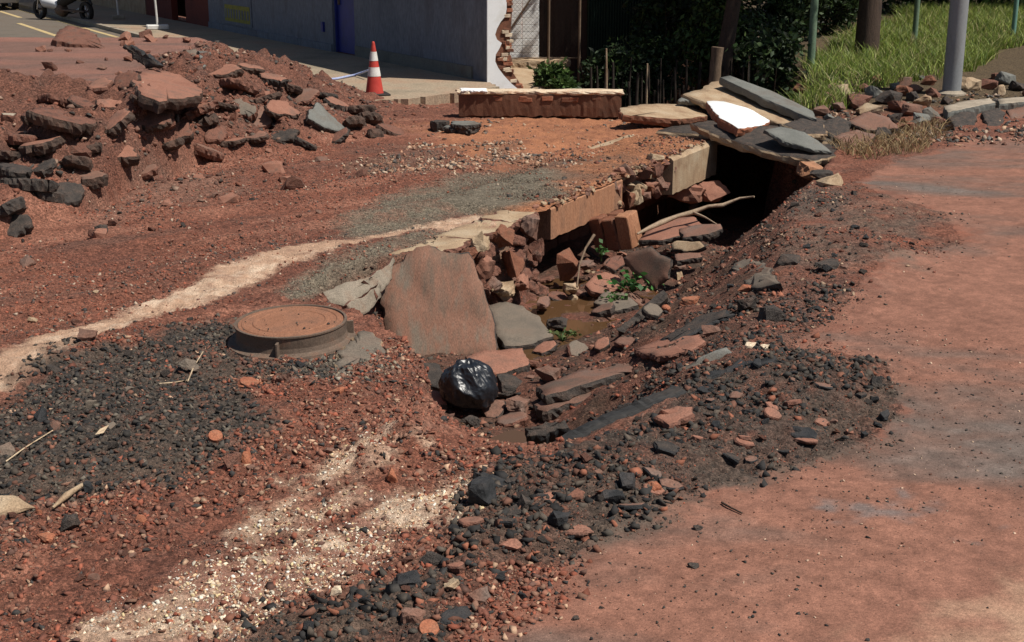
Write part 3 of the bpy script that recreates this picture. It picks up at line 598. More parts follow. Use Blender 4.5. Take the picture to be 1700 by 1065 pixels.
for k, (a, b, z, w, h, m, lb) in enumerate([(928, 537, -.62, .20, .09, 'asph', 'dark wet stone half sunk in the puddle'), (900, 505, -.60, .22, .10, 'mudskin', 'brown stone at the left rim of the puddle'),
        (948, 478, -.57, .16, .07, 'conctan', 'flat tan stone below the mossy rock'), (972, 440, -.5, .2, .08, 'mudskin', 'muddy stone right of the mossy rock'), (845, 640, -.52, .2, .12, 'asph', 'dark stone touching the right side of the bin bag'),
        (912, 628, -.50, .2, .13, 'mudskin', 'brown lump left of the upper ledge'), (860, 672, -.52, .2, .08, 'mudskin', 'muddy stone between bin bag and lower ledge'), (780, 700, -.52, .14, .06, 'asph', 'small dark stone just below the bin bag'),
        (1140, 320, -.5, .55, .22, 'redskin', 'red earth clod in the shade below the deck corner'), (1185, 318, -.5, .45, .2, 'redskin', 'second red earth clod in the shade toward the culvert mouth'), (1345, 286, -.1, .34, .2, 'concred', 'orange block on the lip right of the culvert mouth'),
        (800, 812, 0, .14, .13, 'black', 'black square asphalt block at the near end of the trench'), (730, 625, -.5, .16, .08, 'asph', 'dark stone behind the bin bag')]):
    rock_at('trench_stone', P(a, b, z), (w, w*.8, h*1.3), m, lb, 'stone', 500+k, k*1.3, (0, 0), pts=14)
# chunk of fallen brickwork: two wythes of bricks
bw = empty('fallen_brickwork', P(1030, 412, -.55), 'fallen block of brickwork with sunlit end beside the deck', 'brickwork')
bw.rotation_euler = (math.radians(8), math.radians(-12), math.radians(-32))
for i in range(3):
    for q in range(2):
        b2 = bmesh.new(); box_bm(b2, (0, 0, 0), (.135, .125, .33-.03*((i+q) % 2)), 0, 0, .012, i*9+q, .008); bmesh.ops.subdivide_edges(b2, edges=b2.edges[:], cuts=2, use_grid_fill=True)
        for v in b2.verts: v.co += Vector((nz(v.co, 14, i+q), nz(v.co, 13, i+q+4), nz(v.co, 12, i+q+8)))*.012
        from_bm('brick', b2, M_['concred'] if i == 2 else M_['brickdk'], bw, (-.145+i*.142, -.065+q*.132, .18))  # last pair lighter: sunlight on the end put into the colour
slab_px('asphalt_strip', [(1128, 646), (1165, 622), (1215, 604), (1284, 590), (1300, 598), (1236, 616), (1180, 634), (1140, 656)], [(1130, 648, None, .07), (1296, 594, None, .05), (1215, 604, None, .08)], .07, ('black', 'black'), 'long jagged black asphalt strip right of the grey timber offcut', 'asphalt strip', .018)
slab_px('asphalt_strip', [(980, 700), (1030, 672), (1085, 652), (1092, 662), (1040, 684), (992, 708)], [(982, 702, None, .09), (1090, 656, None, .10), (1030, 672, None, .11)], .07, ('asph', 'black'), 'jagged black asphalt strip lifted just above the charred plank', 'asphalt strip', .018)
slab_px('asphalt_strip', [(1100, 560), (1150, 530), (1205, 512), (1212, 522), (1165, 542), (1112, 570)], [(1102, 562, None, .06), (1210, 516, None, .06), (1150, 530, None, .08)], .06, ('asph', 'black'), 'dark asphalt strip running up the right bank above the flat reddish slab', 'asphalt strip', .018)
# puddle
def flat_sheet(name, pts, mat, kind='structure'):
    bm = bmesh.new(); vs = [bm.verts.new(p) for p in pts]; bm.faces.new(vs); bm.normal_update(); bmesh.ops.triangulate(bm, faces=bm.faces[:])
    o = from_bm(name, bm, mat); o['kind'] = kind; return o
mw, n_, b_ = newmat('muddy_water'); b_.inputs['Base Color'].default_value = (.085, .045, .021, 1); b_.inputs['Roughness'].default_value = .08; b_.inputs['IOR'].default_value = 1.33; b_.inputs['Specular IOR Level'].default_value = .4
nn = N(n_, 'ShaderNodeTexNoise', Scale=9.0, Detail=2.0); bb = N(n_, 'ShaderNodeBump', Strength=.06, Distance=.01); n_.links.new(nn.outputs[0], bb.inputs['Height']); n_.links.new(bb.outputs[0], b_.inputs['Normal'])
flat_sheet('puddle_water', [P(a, b, -.668) for a, b in [(850, 500), (895, 462), (960, 462), (1010, 476), (1085, 482), (1120, 505), (1120, 560), (1060, 610), (985, 650), (880, 650), (800, 600), (800, 560)]], mw)
flat_sheet('puddle_water', [P(a, b, -.49) for a, b in [(770, 745), (850, 712), (920, 730), (920, 775), (850, 800), (780, 780)]], mw)
# pale root and sticks
def stick(name, pts, radii, mat, label, cat, lump=.2, seg=8, seed=1, group=None):
    o3 = Vector(pts[0]); bm = bmesh.new(); tube_bm(bm, [Vector(p)-o3 for p in pts], radii, seg, 0, True, lump, seed)
    return tag(from_bm(name, bm, M_[mat], loc=o3), label, cat, group)
r0 = [P(1058, 388, -.33), P(1078, 378, -.29), P(1100, 368, -.25), P(1126, 358, -.22), P(1150, 352, -.19), P(1176, 342, -.15), P(1200, 340, -.13), P(1228, 329, -.09), P(1252, 326, -.05)]
root = stick('pale_root', r0, [.010, .022, .026, .020, .024, .017, .020, .012, .008], 'rootwood', 'long pale dead root lying across the slabs in the trench', 'root', .35)
bm = bmesh.new(); tube_bm(bm, [p-r0[0] for p in (r0[4], P(1170, 360, -.2), P(1190, 372, -.24))], [.014, .010, .005], 6, 0, True, .3, 4); from_bm('root_branch', bm, M_['rootwood'], root)
stick('stick', [P(958, 476, -.55), P(962, 440, -.42), P(972, 412, -.33), P(986, 390, -.25)], [.008, .008, .010, .015], 'stake', 'thin bent grey stick leaning beside the mossy rock', 'stick')
# ------------------------------------------------------------------ manhole frame and cover
mh = empty('manhole', (-1.315, 7.58, .018), 'round iron manhole frame standing proud of the dug-out road', 'manhole'); mh.rotation_euler = (math.radians(1.0), math.radians(-1.6), .4); mh.scale = (1, 1, .66)
bm = bmesh.new(); lathe_bm(bm, [(.30, -.05), (.375, -.05), (.382, -.02), (.378, .004), (.345, .012), (.333, .02), (.326, .06), (.328, .15), (.333, .158), (.333, .172), (.318, .174), (.312, .15), (.312, .10)], 64); from_bm('frame', bm, M_['iron'], mh)
bm = bmesh.new(); lathe_bm(bm, [(.0, .166), (.05, .166), (.16, .164), (.20, .165), (.205, .171), (.222, .171), (.228, .164), (.268, .164), (.274, .171), (.288, .170), (.293, .164), (.311, .163), (.311, .12)], 64); from_bm('cover', bm, M_['irondust'], mh)
for a in (-2.05, -.2, 2.2):
    bm = bmesh.new(); box_bm(bm, (0, 0, 0), (.05, .016, .13), 0, 0, 0, 1, .004); o = from_bm('rib', bm, M_['iron'], mh, (math.cos(a)*.345, math.sin(a)*.345, .065)); o.rotation_euler.z = a
# concrete collar left around it
ring_px = [(560, 586), (582, 566), (604, 548), (628, 560), (642, 580), (650, 604), (640, 622), (600, 628), (560, 622)]
slab_px('concrete_collar', ring_px, [(565, 585, .045), (610, 550, .045), (640, 615, .0)], .09, ('greyskin', 'conctan'), 'broken grey concrete collar at the trench edge right of the manhole', 'concrete collar', .014)
# ------------------------------------------------------------------ bin bag
bc = P(778, 690, -.56); bc = bc + Vector((0, .12, .155))
bm = bmesh.new(); bmesh.ops.create_uvsphere(bm, u_segments=160, v_segments=100, radius=1)
knot = Vector((.25, .93, .22)).normalized(); kx = knot.cross(Vector((0, 1, 0))).normalized(); ky = knot.cross(kx)
cr_ = random.Random(12); CREASE = []
for i in range(26):
    q = Vector((cr_.gauss(0, 1), cr_.gauss(0, 1), cr_.gauss(0, 1))).normalized()
    if i < 11: q = (q-knot*q.dot(knot)*.9).normalized()
    CREASE.append((q, cr_.uniform(-.5, .5) if i < 11 else cr_.uniform(-.6, .6), cr_.uniform(.03, .10), cr_.uniform(.02, .065)))
for v in bm.verts:
    p = v.co.normalized(); c = p.dot(knot); a = math.atan2(p.dot(ky), p.dot(kx)); th = math.acos(max(-1, min(1, c)))
    amp = math.exp(-((th-.75)/.75)**2)
    fold = 1-abs(mnoise.noise(Vector((math.cos(a)*2.0, math.sin(a)*2.0, th*.5+3))))*2.2
    fold2 = 1-abs(mnoise.noise(p*1.9+Vector((5, 1, 2))))*2.4; fold3 = 1-abs(mnoise.noise(p*5.0+Vector((1, 7, 2))))*2.2
    pv = Vector((p.x*2.3+p.z*.9, p.y*2.3, p.z*.8)); r1 = 1-2.4*abs(mnoise.noise(pv+Vector((4, 2, 9)))); r2 = 1-2.4*abs(mnoise.noise(pv*2.1+Vector((1, 6, 3)))); r3 = 1-2.2*abs(mnoise.noise(p*5.5+Vector((2, 2, 2)))); r = .98 + .10*r1 + .034*r2 + .008*r3 + .09*mnoise.noise(p*1.3)
    q = p*r
    q.z = q.z*.90 if q.z > -.62 else -.56+(q.z+.62)*.2
    v.co = Vector((q.x*.175, q.y*.165, q.z*.182))
m_, n_, b_ = newmat('black_plastic'); b_.inputs['Base Color'].default_value = (.010, .012, .016, 1); b_.inputs['Roughness'].default_value = .38; b_.inputs['Specular IOR Level'].default_value = .6
nn = N(n_, 'ShaderNodeTexNoise', Scale=11.0, Detail=3.0, Distortion=1.8); bb = N(n_, 'ShaderNodeBump', Strength=.30, Distance=.02); tcx = N(n_, 'ShaderNodeTexCoord'); n_.links.new(tcx.outputs['Object'], nn.inputs['Vector'])
n_.links.new(nn.outputs[0], bb.inputs['Height']); n_.links.new(bb.outputs[0], b_.inputs['Normal']); M_['bag'] = m_
bag = from_bm('bin_bag', bm, m_, loc=bc, smooth=True); tag(bag, 'shiny black plastic bin bag lying in the trench', 'bin bag')
bm = bmesh.new(); tube_bm(bm, [knot*.165, knot*.19+Vector((-.01, 0, 0)), knot*.215+Vector((-.02, .0, -.01)), knot*.225+Vector((-.045, .01, -.025))], [.03, .014, .028, .034], 14, 0, True, .7, 3); from_bm('tied_neck', bm, m_, bag, smooth=True)
M_['fallbrick'] = noise_mat('mud_smeared_brick', [(.105, .045, .026), (.15, .064, .036), (.09, .047, .030)], 3, bump=.6, bd=.012)
# ------------------------------------------------------------------ fallen wall pieces behind the deck
fw = empty('fallen_wall', P(897, 193, .03)+Vector((0, .16, 0)), 'fallen brick wall piece with cream plaster top and white corner', 'wall fragment'); fw.rotation_euler.z = math.radians(-1.2)
FL = 2.2
bm = slab_bm([(-1.1, -.15), (-.4, -.155), (.3, -.145), (1.08, -.15), (1.1, .15), (0, .15), (-1.1, .15)], .285, .004, 17, step=.04, rel=.004); from_bm('wall_core', bm, [M_['fallbrick'], M_['fallbrick']], fw, (0, 0, .285))
for i in range(9):
    b2 = bmesh.new(); box_bm(b2, (0, 0, 0), (rr.uniform(.09, .2), .06, .055), 0, 0, .006, i, .005); from_bm('brick', b2, M_['brick' if i % 3 else 'brickdk'], fw, (rr.uniform(-.7, 1.0), -.128, .25+rr.uniform(-.03, .012)))
def rag_plate(name, x0, x1, y0, y1, z, t, mat, seed, parent, jag=.012):
    bm = slab_bm([(x0, y0), ((x0+x1)/2, y0), (x1, y0), (x1, y1), ((x0+x1)/2, y1), (x0, y1)], t, jag, seed, rel=.01)
    return from_bm(name, bm, [mat, mat], parent, (0, 0, z))
rag_plate('plaster_skin', -1.12, 1.12, -.155, .17, .335, .05, M_['plaster'], 4, fw, .018)
rag_plate('white_paint_corner', -1.06, -.74, -.172, .12, .352, .035, M_['white'], 6, fw, .015)
slab_px('earth_covered_slab', [(1028, 178), (1075, 172), (1130, 172), (1165, 182), (1175, 192), (1130, 198), (1080, 194), (1035, 190)], [(1030, 182, .24), (1170, 188, .12), (1080, 172, .24)], .10, ('conctan', 'brickdk'), 'orange dusty slab leaning off the right end of the fallen wall', 'slab', .014)
bm = slab_bm([st2xy(*q) for q in [(4.85, -.85), (7.3, -.9), (7.3, .75), (5.6, .95), (5.0, 1.35)]], .12, .014, 91); o = from_bm('culvert_shade_slab', bm, [M_['asph'], M_['conctan']]); o.location.z = .035; tag(o, 'dark concrete slab hidden under the collapsed pavement slabs at the culvert mouth', 'culvert slab')  # unseen slab added to keep sunlight off the end wall of the culvert
# the flat lids by the fallen wall
for k, (a, b, w, h, lb) in enumerate([(770, 203, .42, .07, 'grey concrete disc lying on another by the fallen wall'), (771, 210, .46, .08, 'lower grey concrete disc of the pair by the fallen wall'), (730, 200, .3, .12, 'dark lump just left of the concrete discs')]):
    slab_at('concrete_disc' if k < 2 else 'dark_lump', P(a, b, [.13, .075, .1][k]), w, w*1.1, h, ('greyslab', 'asph') if k < 2 else ('asph', 'asph'), lb, 'slab' if k < 2 else 'rubble block', 20, 0, 0, 40+k)
# ------------------------------------------------------------------ collapsed pavement slabs over the culvert mouth
slab_px('pavement_slab', [(1134, 156), (1165, 146), (1186, 134), (1204, 130), (1250, 152), (1330, 190), (1334, 206), (1290, 202), (1238, 188), (1160, 166)], [(1140, 158, .33), (1330, 204, .06), (1200, 131, .44)], .085, ('conctan', 'conctan'), 'large tan pavement slab tilted up over the culvert mouth', 'pavement slab', .014)
slab_px('kerb_slab', [(1196, 128), (1212, 125), (1280, 150), (1350, 184), (1356, 198), (1336, 192), (1262, 160)], [(1198, 128, .52), (1352, 192, .16), (1212, 125, .53)], .10, ('greyslab', 'greyslab'), 'long grey kerb lying along the back of the tilted tan slab', 'kerb', .006)
slab_px('white_slab', [(1174, 167), (1200, 167), (1240, 178), (1280, 200), (1266, 208), (1226, 213), (1196, 196), (1182, 180)], [(1178, 168, .36), (1277, 203, .19), (1195, 196, .29)], .10, ('white', 'brick'), 'white painted wall piece with brick edges on the collapsed slabs', 'wall fragment', .008)
slab_px('pavement_slab', [(1146, 204), (1195, 206), (1275, 208), (1335, 222), (1388, 258), (1350, 266), (1300, 258), (1240, 242), (1180, 220)], [(1150, 206, .20), (1388, 260, .0), (1275, 208, .20)], .09, ('asph', 'conctan'), 'long cracked pavement slab roofing the dark culvert mouth', 'pavement slab', .014)
slab_px('pavement_slab', [(1268, 216), (1296, 209), (1335, 219), (1362, 236), (1382, 252), (1345, 246), (1300, 234)], [(1270, 216, .24), (1380, 252, .045), (1300, 209, .26)], .045, ('greyslab', 'greyslab'), 'smooth grey slab lying on the long cracked one', 'pavement slab', .008)
slab_px('pavement_slab', [(1126, 166), (1146, 152), (1164, 148), (1170, 158), (1160, 168)], [(1128, 165, .28), (1166, 160, .3), (1150, 150, .36)], .06, ('greyslab', 'greyslab'), 'small grey slab at the left tip of the tilted tan slab', 'pavement slab', .008)
slab_px('pavement_slab', [(1300, 205), (1332, 196), (1368, 205), (1372, 222), (1335, 222)], [(1302, 206, .22), (1370, 210, .14), (1335, 222, .17)], .07, ('asph', 'conctan'), 'dark slab wedged between the grey slab and the kerb', 'pavement slab', .012)
slab_px('pavement_slab', [(1288, 200), (1345, 190), (1402, 212), (1412, 250), (1396, 266), (1350, 262), (1320, 240)], [(1290, 200, .07), (1402, 226, .03), (1396, 266, -.03)], .08, ('asph', 'asph'), 'dark slab lying behind the smooth grey slab', 'pavement slab', .014)  # added to close a gap that let sun into the culvert mouth
slab_px('asphalt_slab', [(1362, 205), (1392, 192), (1412, 202), (1408, 222), (1380, 228)], [(1364, 206, .14), (1410, 206, .14), (1382, 226, .05)], .07, ('asph', 'asph'), 'dark slab piece right of the collapsed pavement', 'asphalt slab', .01)
slab_px('asphalt_slab', [(1408, 200), (1440, 184), (1478, 196), (1492, 212), (1440, 216)], [(1410, 200, .16), (1478, 196, .18), (1440, 216, .08)], .08, ('mudskin', 'asph'), 'brown asphalt slab below the grass bank', 'asphalt slab', .01)
slab_px('asphalt_slab', [(1385, 226), (1420, 214), (1452, 222), (1446, 240), (1404, 244)], [(1386, 226, .08), (1450, 224, .08), (1410, 244, .0)], .07, ('mudskin', 'asph'), 'brown asphalt slab among the dry roots', 'asphalt slab', .01)
# ------------------------------------------------------------------ broken kerb on the right
for k, (o, an, m, lb, nm) in enumerate([
    ([(1566, 176), (1600, 167), (1644, 162), (1652, 170), (1610, 178), (1574, 186)], [(1570, 178, .19), (1648, 166, .22), (1610, 178, .19)], ('conc', 'greyslab'), 'grey kerbstone below the lamp pole', 'kerbstone'),
    ([(1656, 164), (1700, 160), (1740, 158), (1742, 166), (1700, 169), (1660, 172)], [(1658, 166, .21), (1740, 162, .22), (1700, 169, .20)], ('conc', 'greyslab'), 'grey kerbstone at the right edge of the picture', 'kerbstone'),
    ([(1574, 194), (1600, 184), (1622, 186), (1620, 208), (1588, 214)], [(1576, 194, .11), (1620, 188, .13), (1600, 212, .0)], ('asph', 'asph'), 'dark asphalt piece standing below the grey kerbstone', 'asphalt_slab'),
    ([(1630, 186), (1656, 178), (1668, 186), (1664, 208), (1640, 212)], [(1632, 186, .13), (1666, 184, .13), (1645, 212, .0)], ('asph', 'asph'), 'upright asphalt piece left of the edge kerbstone', 'asphalt_slab'),
    ([(1672, 182), (1700, 176), (1725, 180), (1720, 204), (1680, 208)], [(1674, 182, .14), (1724, 180, .14), (1690, 208, .0)], ('mudskin', 'asph'), 'upright asphalt piece under the edge kerbstone', 'asphalt_slab')]):
    slab_px(nm, o, an, .14 if 'kerb' in nm else .07, m, lb, 'kerb' if 'kerb' in nm else 'asphalt slab', .008)
rb = [(1300, 165, 40), (1335, 160, 45), (1370, 172, 40), (1395, 160, 40), (1425, 178, 55), (1450, 160, 42), (1475, 172, 50), (1500, 158, 40), (1510, 190, 45), (1530, 175, 45), (1550, 160, 30), (1545, 198, 40), (1490, 205, 40), (1455, 140, 36), (1500, 140, 34),
      (1610, 150, 44), (1640, 146, 36), (1670, 140, 40), (1690, 150, 34), (1540, 140, 34), (1360, 190, 36), (1400, 145, 30), (1560, 205, 30), (1520, 212, 36), (1465, 228, 34)]
rb += [(a+18, b+11, w*.8) for a, b, w in rb[::2]]+[(a-14, b-9, w*.7) for a, b, w in rb[1::2]]
for i, (a, b, w) in enumerate(rb):
    p = hit(a, b); k = depth(p)/F; w = w*k
    rock_at('rubble_block', p+Vector((0, 0, w*.15)), (w, w*.8, w*rr.uniform(.5, .8)), ['asph', 'brickdk', 'mudskin', 'conctan', 'asphred', 'greyslab'][i % 6], f"{'small' if w < .25 else 'large'} {CW[['asph', 'brickdk', 'mudskin', 'conctan', 'asphred', 'greyslab'][i % 6]]} block in the rubble band {'near the slabs' if a < 1420 else ('left of the lamp pole' if a < 1560 else 'right of the lamp pole')} below the grass", 'rubble block', 700+i, rr.uniform(0, 6), (rr.uniform(-.4, .4), rr.uniform(-.4, .4)), group='rubble blocks below the grass bank', rough=.06)
# ------------------------------------------------------------------ spoil mound: slabs of torn-up asphalt
slab_px('asphalt_slab', [(86, 66), (96, 50), (112, 41), (140, 47), (158, 55), (176, 82), (150, 76), (116, 72)], [(88, 68, 1.02), (174, 80, .93), (112, 42, 1.18)], .30, ('asphred', 'asphred'), 'dark red slab standing up on the crest of the spoil mound', 'asphalt slab', .02)
slab_px('asphalt_slab', [(272, 114), (282, 92), (304, 82), (326, 81), (330, 120), (306, 126), (284, 120)], [(274, 114, .84), (330, 118, .82), (304, 83, 1.02)], .10, ('greyskin', 'asph'), 'grey slab propped upright near the mound crest before the kerb', 'asphalt slab', .012)
slab_px('asphalt_slab', [(330, 84), (350, 86), (354, 106), (336, 112)], [(331, 86, 1.02), (352, 88, 1.0), (338, 112, .88)], .10, ('greyslab', 'asph'), 'small grey slab right of the propped grey slab on the mound', 'asphalt slab', .01)
slab_px('asphalt_slab', [(218, 128), (240, 116), (290, 116), (336, 148), (330, 158), (262, 168), (236, 156)], [(222, 130, None, .12), (332, 152, None, .12), (262, 166, None, .12)], .12, ('redskin', 'asphbrown'), 'wide red dusty slab overhanging a dark gap on the mound', 'asphalt slab', .016)
slab_px('asphalt_slab', [(516, 182), (528, 170), (545, 186), (574, 212), (572, 220), (540, 212), (512, 196)], [(514, 186, .38), (572, 216, .14), (530, 172, .44)], .07, ('greyslab', 'asph'), 'bright grey slab sliding down the right end of the mound', 'asphalt slab', .008)
slab_px('asphalt_slab', [(204, 76), (222, 78), (246, 92), (264, 108), (252, 112), (226, 100)], [(206, 78, 1.12), (262, 108, .96), (222, 78, 1.13)], .08, ('asph', 'black'), 'dark curled slab on the crest right of the red standing slab', 'asphalt slab', .014)
def chunk_label(a, b, w, m):
    size = 'small' if w < .30 else ('medium' if w < .42 else 'large')
    hz_ = 'high on' if b < 185 else ('halfway up' if b < 245 else 'low on')
    xs_ = 'at the left frame edge' if a < 60 else ('left of the wide red slab' if a < 215 else ('around the wide red slab' if a < 345 else ('toward the bright grey slab' if a < 500 else 'at its right end below the cone')))
    return f'{size} {CW[m]} chunk {hz_} the mound {xs_}'
mc = [(30, 236, 62, 'mudskin'), (68, 248, 78, 'greyskin'), (105, 208, 80, 'redskin'), (92, 172, 56, 'redskin'), (135, 178, 46, 'mudskin'), (190, 210, 56, 'redskin'), (335, 252, 58, 'mudskin'), (385, 240, 38, 'mudskin'), (300, 228, 44, 'redskin'), (432, 206, 48, 'mudskin'),
      (440, 168, 44, 'greyskin'), (368, 126, 54, 'redskin'), (395, 150, 60, 'redskin'), (585, 212, 46, 'mudskin'), (606, 204, 54, 'redskin'), (500, 168, 46, 'mudskin'), (478, 150, 46, 'greyskin'), (452, 136, 36, 'asph'), (24, 290, 64, 'asph'), (50, 312, 60, 'asph'),
      (12, 352, 54, 'asph'), (80, 330, 44, 'asph'), (20, 384, 44, 'asph'), (150, 300, 40, 'mudskin'), (112, 330, 46, 'asph'), (205, 262, 50, 'redskin'), (250, 204, 56, 'redskin'), (322, 190, 52, 'redskin'), (372, 182, 46, 'mudskin'), (424, 232, 40, 'mudskin'),
      (470, 232, 40, 'asph'), (505, 240, 34, 'asph'), (232, 172, 44, 'redskin'), (165, 148, 50, 'redskin'), (208, 140, 40, 'greyskin'), (340, 206, 36, 'mudskin'), (404, 190, 44, 'greyskin'), (280, 250, 44, 'mudskin'), (60, 196, 44, 'redskin'), (16, 196, 24, 'conc'),
      (650, 222, 40, 'asphred'), (470, 190, 50, 'mudskin'), (540, 165, 40, 'asph'), (415, 118, 40, 'redskin'), (150, 250, 40, 'redskin'), (240, 290, 30, 'mudskin'), (120, 280, 52, 'mudskin'), (10, 262, 50, 'mudskin'), (70, 285, 36, 'asph'), (180, 180, 36, 'mudskin'),
      (290, 180, 44, 'mudskin'), (360, 230, 40, 'asphred'), (560, 232, 36, 'asph'), (620, 226, 30, 'redskin'), (270, 215, 34, 'mudskin'), (560, 178, 44, 'asph'), (590, 190, 46, 'asphred')]
for i, (a, b, w, m) in enumerate(mc):
    p = hit(a, b); w *= depth(p)/F; r = random.Random(i)
    MM = m if b > 270 or i % 3 == 0 else ('redskin' if i % 2 else 'asphred')
    slab_at('asphalt_chunk', p+Vector((0, .02, w*.15+.02)), w*1.5, w*r.uniform(.8, 1.25), r.uniform(.06, .11), (MM, 'asph' if m == 'asph' else ('asphbrown' if i % 3 else 'asphred')), chunk_label(a, b, w, MM), 'asphalt chunk', r.uniform(0, 360), r.uniform(2, 34), r.uniform(-22, 22), 900+i, 'asphalt chunks in the spoil mound')
M_['stakedk'] = noise_mat('dark_shaded_stake', [(.018, .013, .010), (.035, .024, .017), (.012, .010, .008)], 8, bump=.6, bd=.006)  # dark wood, blackened further in place of deep shade over the ravine
# ------------------------------------------------------------------ street, kerb, pavement
M_['street'] = noise_mat('street_asphalt', [(.10, .085, .065), (.14, .115, .09), (.12, .09, .065)], 1.2, bump=.3, bd=.004, f2=60)
M_['pave'] = noise_mat('pavement_concrete', [(.20, .165, .115), (.30, .235, .165), (.32, .20, .13)], 1.0, bump=.25, bd=.004, f2=40)
M_['yellow'] = noise_mat('yellow_line', [(.40, .29, .13), (.50, .38, .19), (.28, .2, .11)], 5, bump=.1)
def flat_poly(name, pts, z0, z1, mat, jag=0, seed=1, kind='structure'):
    bm = bmesh.new(); r = random.Random(seed); P2 = []
    for i, a in enumerate(pts):
        b = pts[(i+1) % len(pts)]; n = max(1, int(math.dist(a, b)/.06)) if jag and i in jag else 1
        for k in range(n):
            q = (lerp(a[0], b[0], k/n)+(r.uniform(-.035, .035) if n > 1 else 0), lerp(a[1], b[1], k/n)+(r.uniform(-.05, .05) if n > 1 else 0)); P2.append(q)
    t = [bm.verts.new((*p, z1)) for p in P2]; b_ = [bm.verts.new((*p, z0)) for p in P2]; n = len(P2)
    f = bm.faces.new(t)
    for i in range(n): bm.faces.new((t[i], b_[i], b_[(i+1) % n], t[(i+1) % n]))
    bm.normal_update(); bmesh.ops.triangulate(bm, faces=[f])
    o = from_bm(name, bm, M_[mat])
    if kind: o['kind'] = kind
    return o
Q0 = Vector((-.40, 21.35)); E = Vector((-.472, .8816)); NRM = Vector((-.8816, -.472))    # building corner, facade heading, facade outward normal
def fac(k, out=0.0): return Q0+E*k+NRM*out                        # place k metres along the facade, 'out' metres in front of it
KW = 2.35
flat_poly('street', [tuple(fac(-.6, KW+.02)), tuple(fac(60, KW+.02)), tuple(fac(60, 14)), tuple(fac(-.6, 14))], -.1, .06, 'street')
flat_poly('pavement', [tuple(fac(.02, -.02)), tuple(fac(60, -.02)), tuple(fac(60, KW-.14)), tuple(fac(.4, KW-.14)), (-2.55, 19.15), (-2.1, 18.75), (-1.45, 19.05), (-.9, 19.7), (-.2, 20.6)], -.05, .145, 'pave', {3, 4, 5, 6, 7, 8})
kerb = flat_poly('kerb', [tuple(fac(3, KW-.138)), tuple(fac(60, KW-.138)), tuple(fac(60, KW)), tuple(fac(3, KW))], 0, .16, 'conc')
def strip(k0, k1, o0, o1): return flat_poly('road_marking', [tuple(fac(k0, o0)), tuple(fac(k1, o0)), tuple(fac(k1, o1)), tuple(fac(k0, o1))], .055, .064, 'yellow')
strip(3, 40, KW+.28, KW+.40)
def fk(px, py, z=.06):
    p = P(px, py, z).xy - Q0; return p.dot(E), p.dot(NRM)
for (a, b), (c, d) in (((82, 60), (42, 38)), ((26, 29), (6, 18))):
    k0, o0 = fk(a, b); k1, o1 = fk(c, d); strip(k0, k1, (o0+o1)/2-.07, (o0+o1)/2+.07)
# ------------------------------------------------------------------ building with shaded facade and broken white end
M_['facade'] = noise_mat('grey_blue_paint', [(.11, .125, .155), (.15, .165, .20), (.10, .10, .115)], 1.2, bump=.2, bd=.006, f2=22, var=.2, stretch=(1, 1, .4))
M_['blue'] = noise_mat('blue_door', [(.012, .022, .16), (.02, .03, .20), (.012, .02, .12)], 2, rough=.5, bump=.1, var=.1)
M_['darkred'] = noise_mat('dark_red_paint', [(.10, .018, .012), (.13, .025, .016), (.08, .015, .010)], 2, bump=.15, var=.15)
M_['blackin'] = noise_mat('dark_inside', [(.012, .012, .012), (.02, .02, .02)], 2)  # near-black sheet stands in for the unlit room past the doorway
M_['roof'] = noise_mat('fibre_roof', [(.18, .15, .13), (.24, .2, .17)], 3)
FANG = math.atan2(E.y, E.x)
bd = empty('building', (Q0.x, Q0.y, .13), 'long low grey blue building in shade with broken white end', 'building', rz=FANG)
# local frame: +x along the facade (away), +y = inward?  facade outward normal in local coordinates
c_, s_ = math.cos(-FANG), math.sin(-FANG); nl = Vector((NRM.x*c_-NRM.y*s_, NRM.x*s_+NRM.y*c_)); SG = 1 if nl.y > 0 else -1    # outward is SG along local y
def fpx(px, py):
    """(along, height) where a pixel's ray meets the facade"""
    d = ray(px, py); n3 = Vector((NRM.x, NRM.y, 0)); q = Vector((Q0.x, Q0.y, 0)); t = (q-Vector((0, 0, HC))).dot(n3)/d.dot(n3); p = Vector((0, 0, HC))+d*t
    return (p.xy-Q0).dot(E), p.z
def bpart(name, x0, x1, z0, z1, o0, o1, mat, parent=None):
    """box along the facade between x0..x1, heights z0..z1 above the building base, o0..o1 outward"""
    bm = bmesh.new(); y0, y1 = sorted((o0*SG, o1*SG)); box_bm(bm, ((x0+x1)/2, (y0+y1)/2, (z0+z1)/2), (x1-x0, y1-y0, z1-z0))
    return from_bm(name, bm, M_[mat], parent or bd)
kd0, kd1 = fpx(589, 60)[0], fpx(553, 60)[0]; kr0, kr1 = fpx(347, 30)[0], fpx(262, 30)[0]; kb0, kb1 = fpx(307, 20)[0], fpx(284, 20)[0]
HB = 3.1
bpart('wall', 0, kd0, 0, HB, -.2, 0, 'facade'); bpart('wall', kd1, kr0, 0, HB, -.2, 0, 'facade'); bpart('lintel', kd0, kd1, 2.15, HB, -.2, 0, 'facade')
dr_ = bpart('door', kd0, kd1, 0.02, 2.148, -.16, -.10, 'blue')
bpart('door_frame', kd0+.001, kd0+.06, 0.02, 2.14, -.10, -.05, 'blue', dr_); bpart('door_frame', kd1-.06, kd1-.001, 0.02, 2.14, -.10, -.05, 'blue', dr_); bpart('door_handle', kd1-.2, kd1-.16, .95, 1.1, -.10, -.06, 'iron', dr_)
bpart('plinth', 0.5, kd0-.05, 0, .22, .002, .03, 'greyslab'); bpart('plinth', kd1+.05, kr0, 0, .16, .002, .03, 'facade')
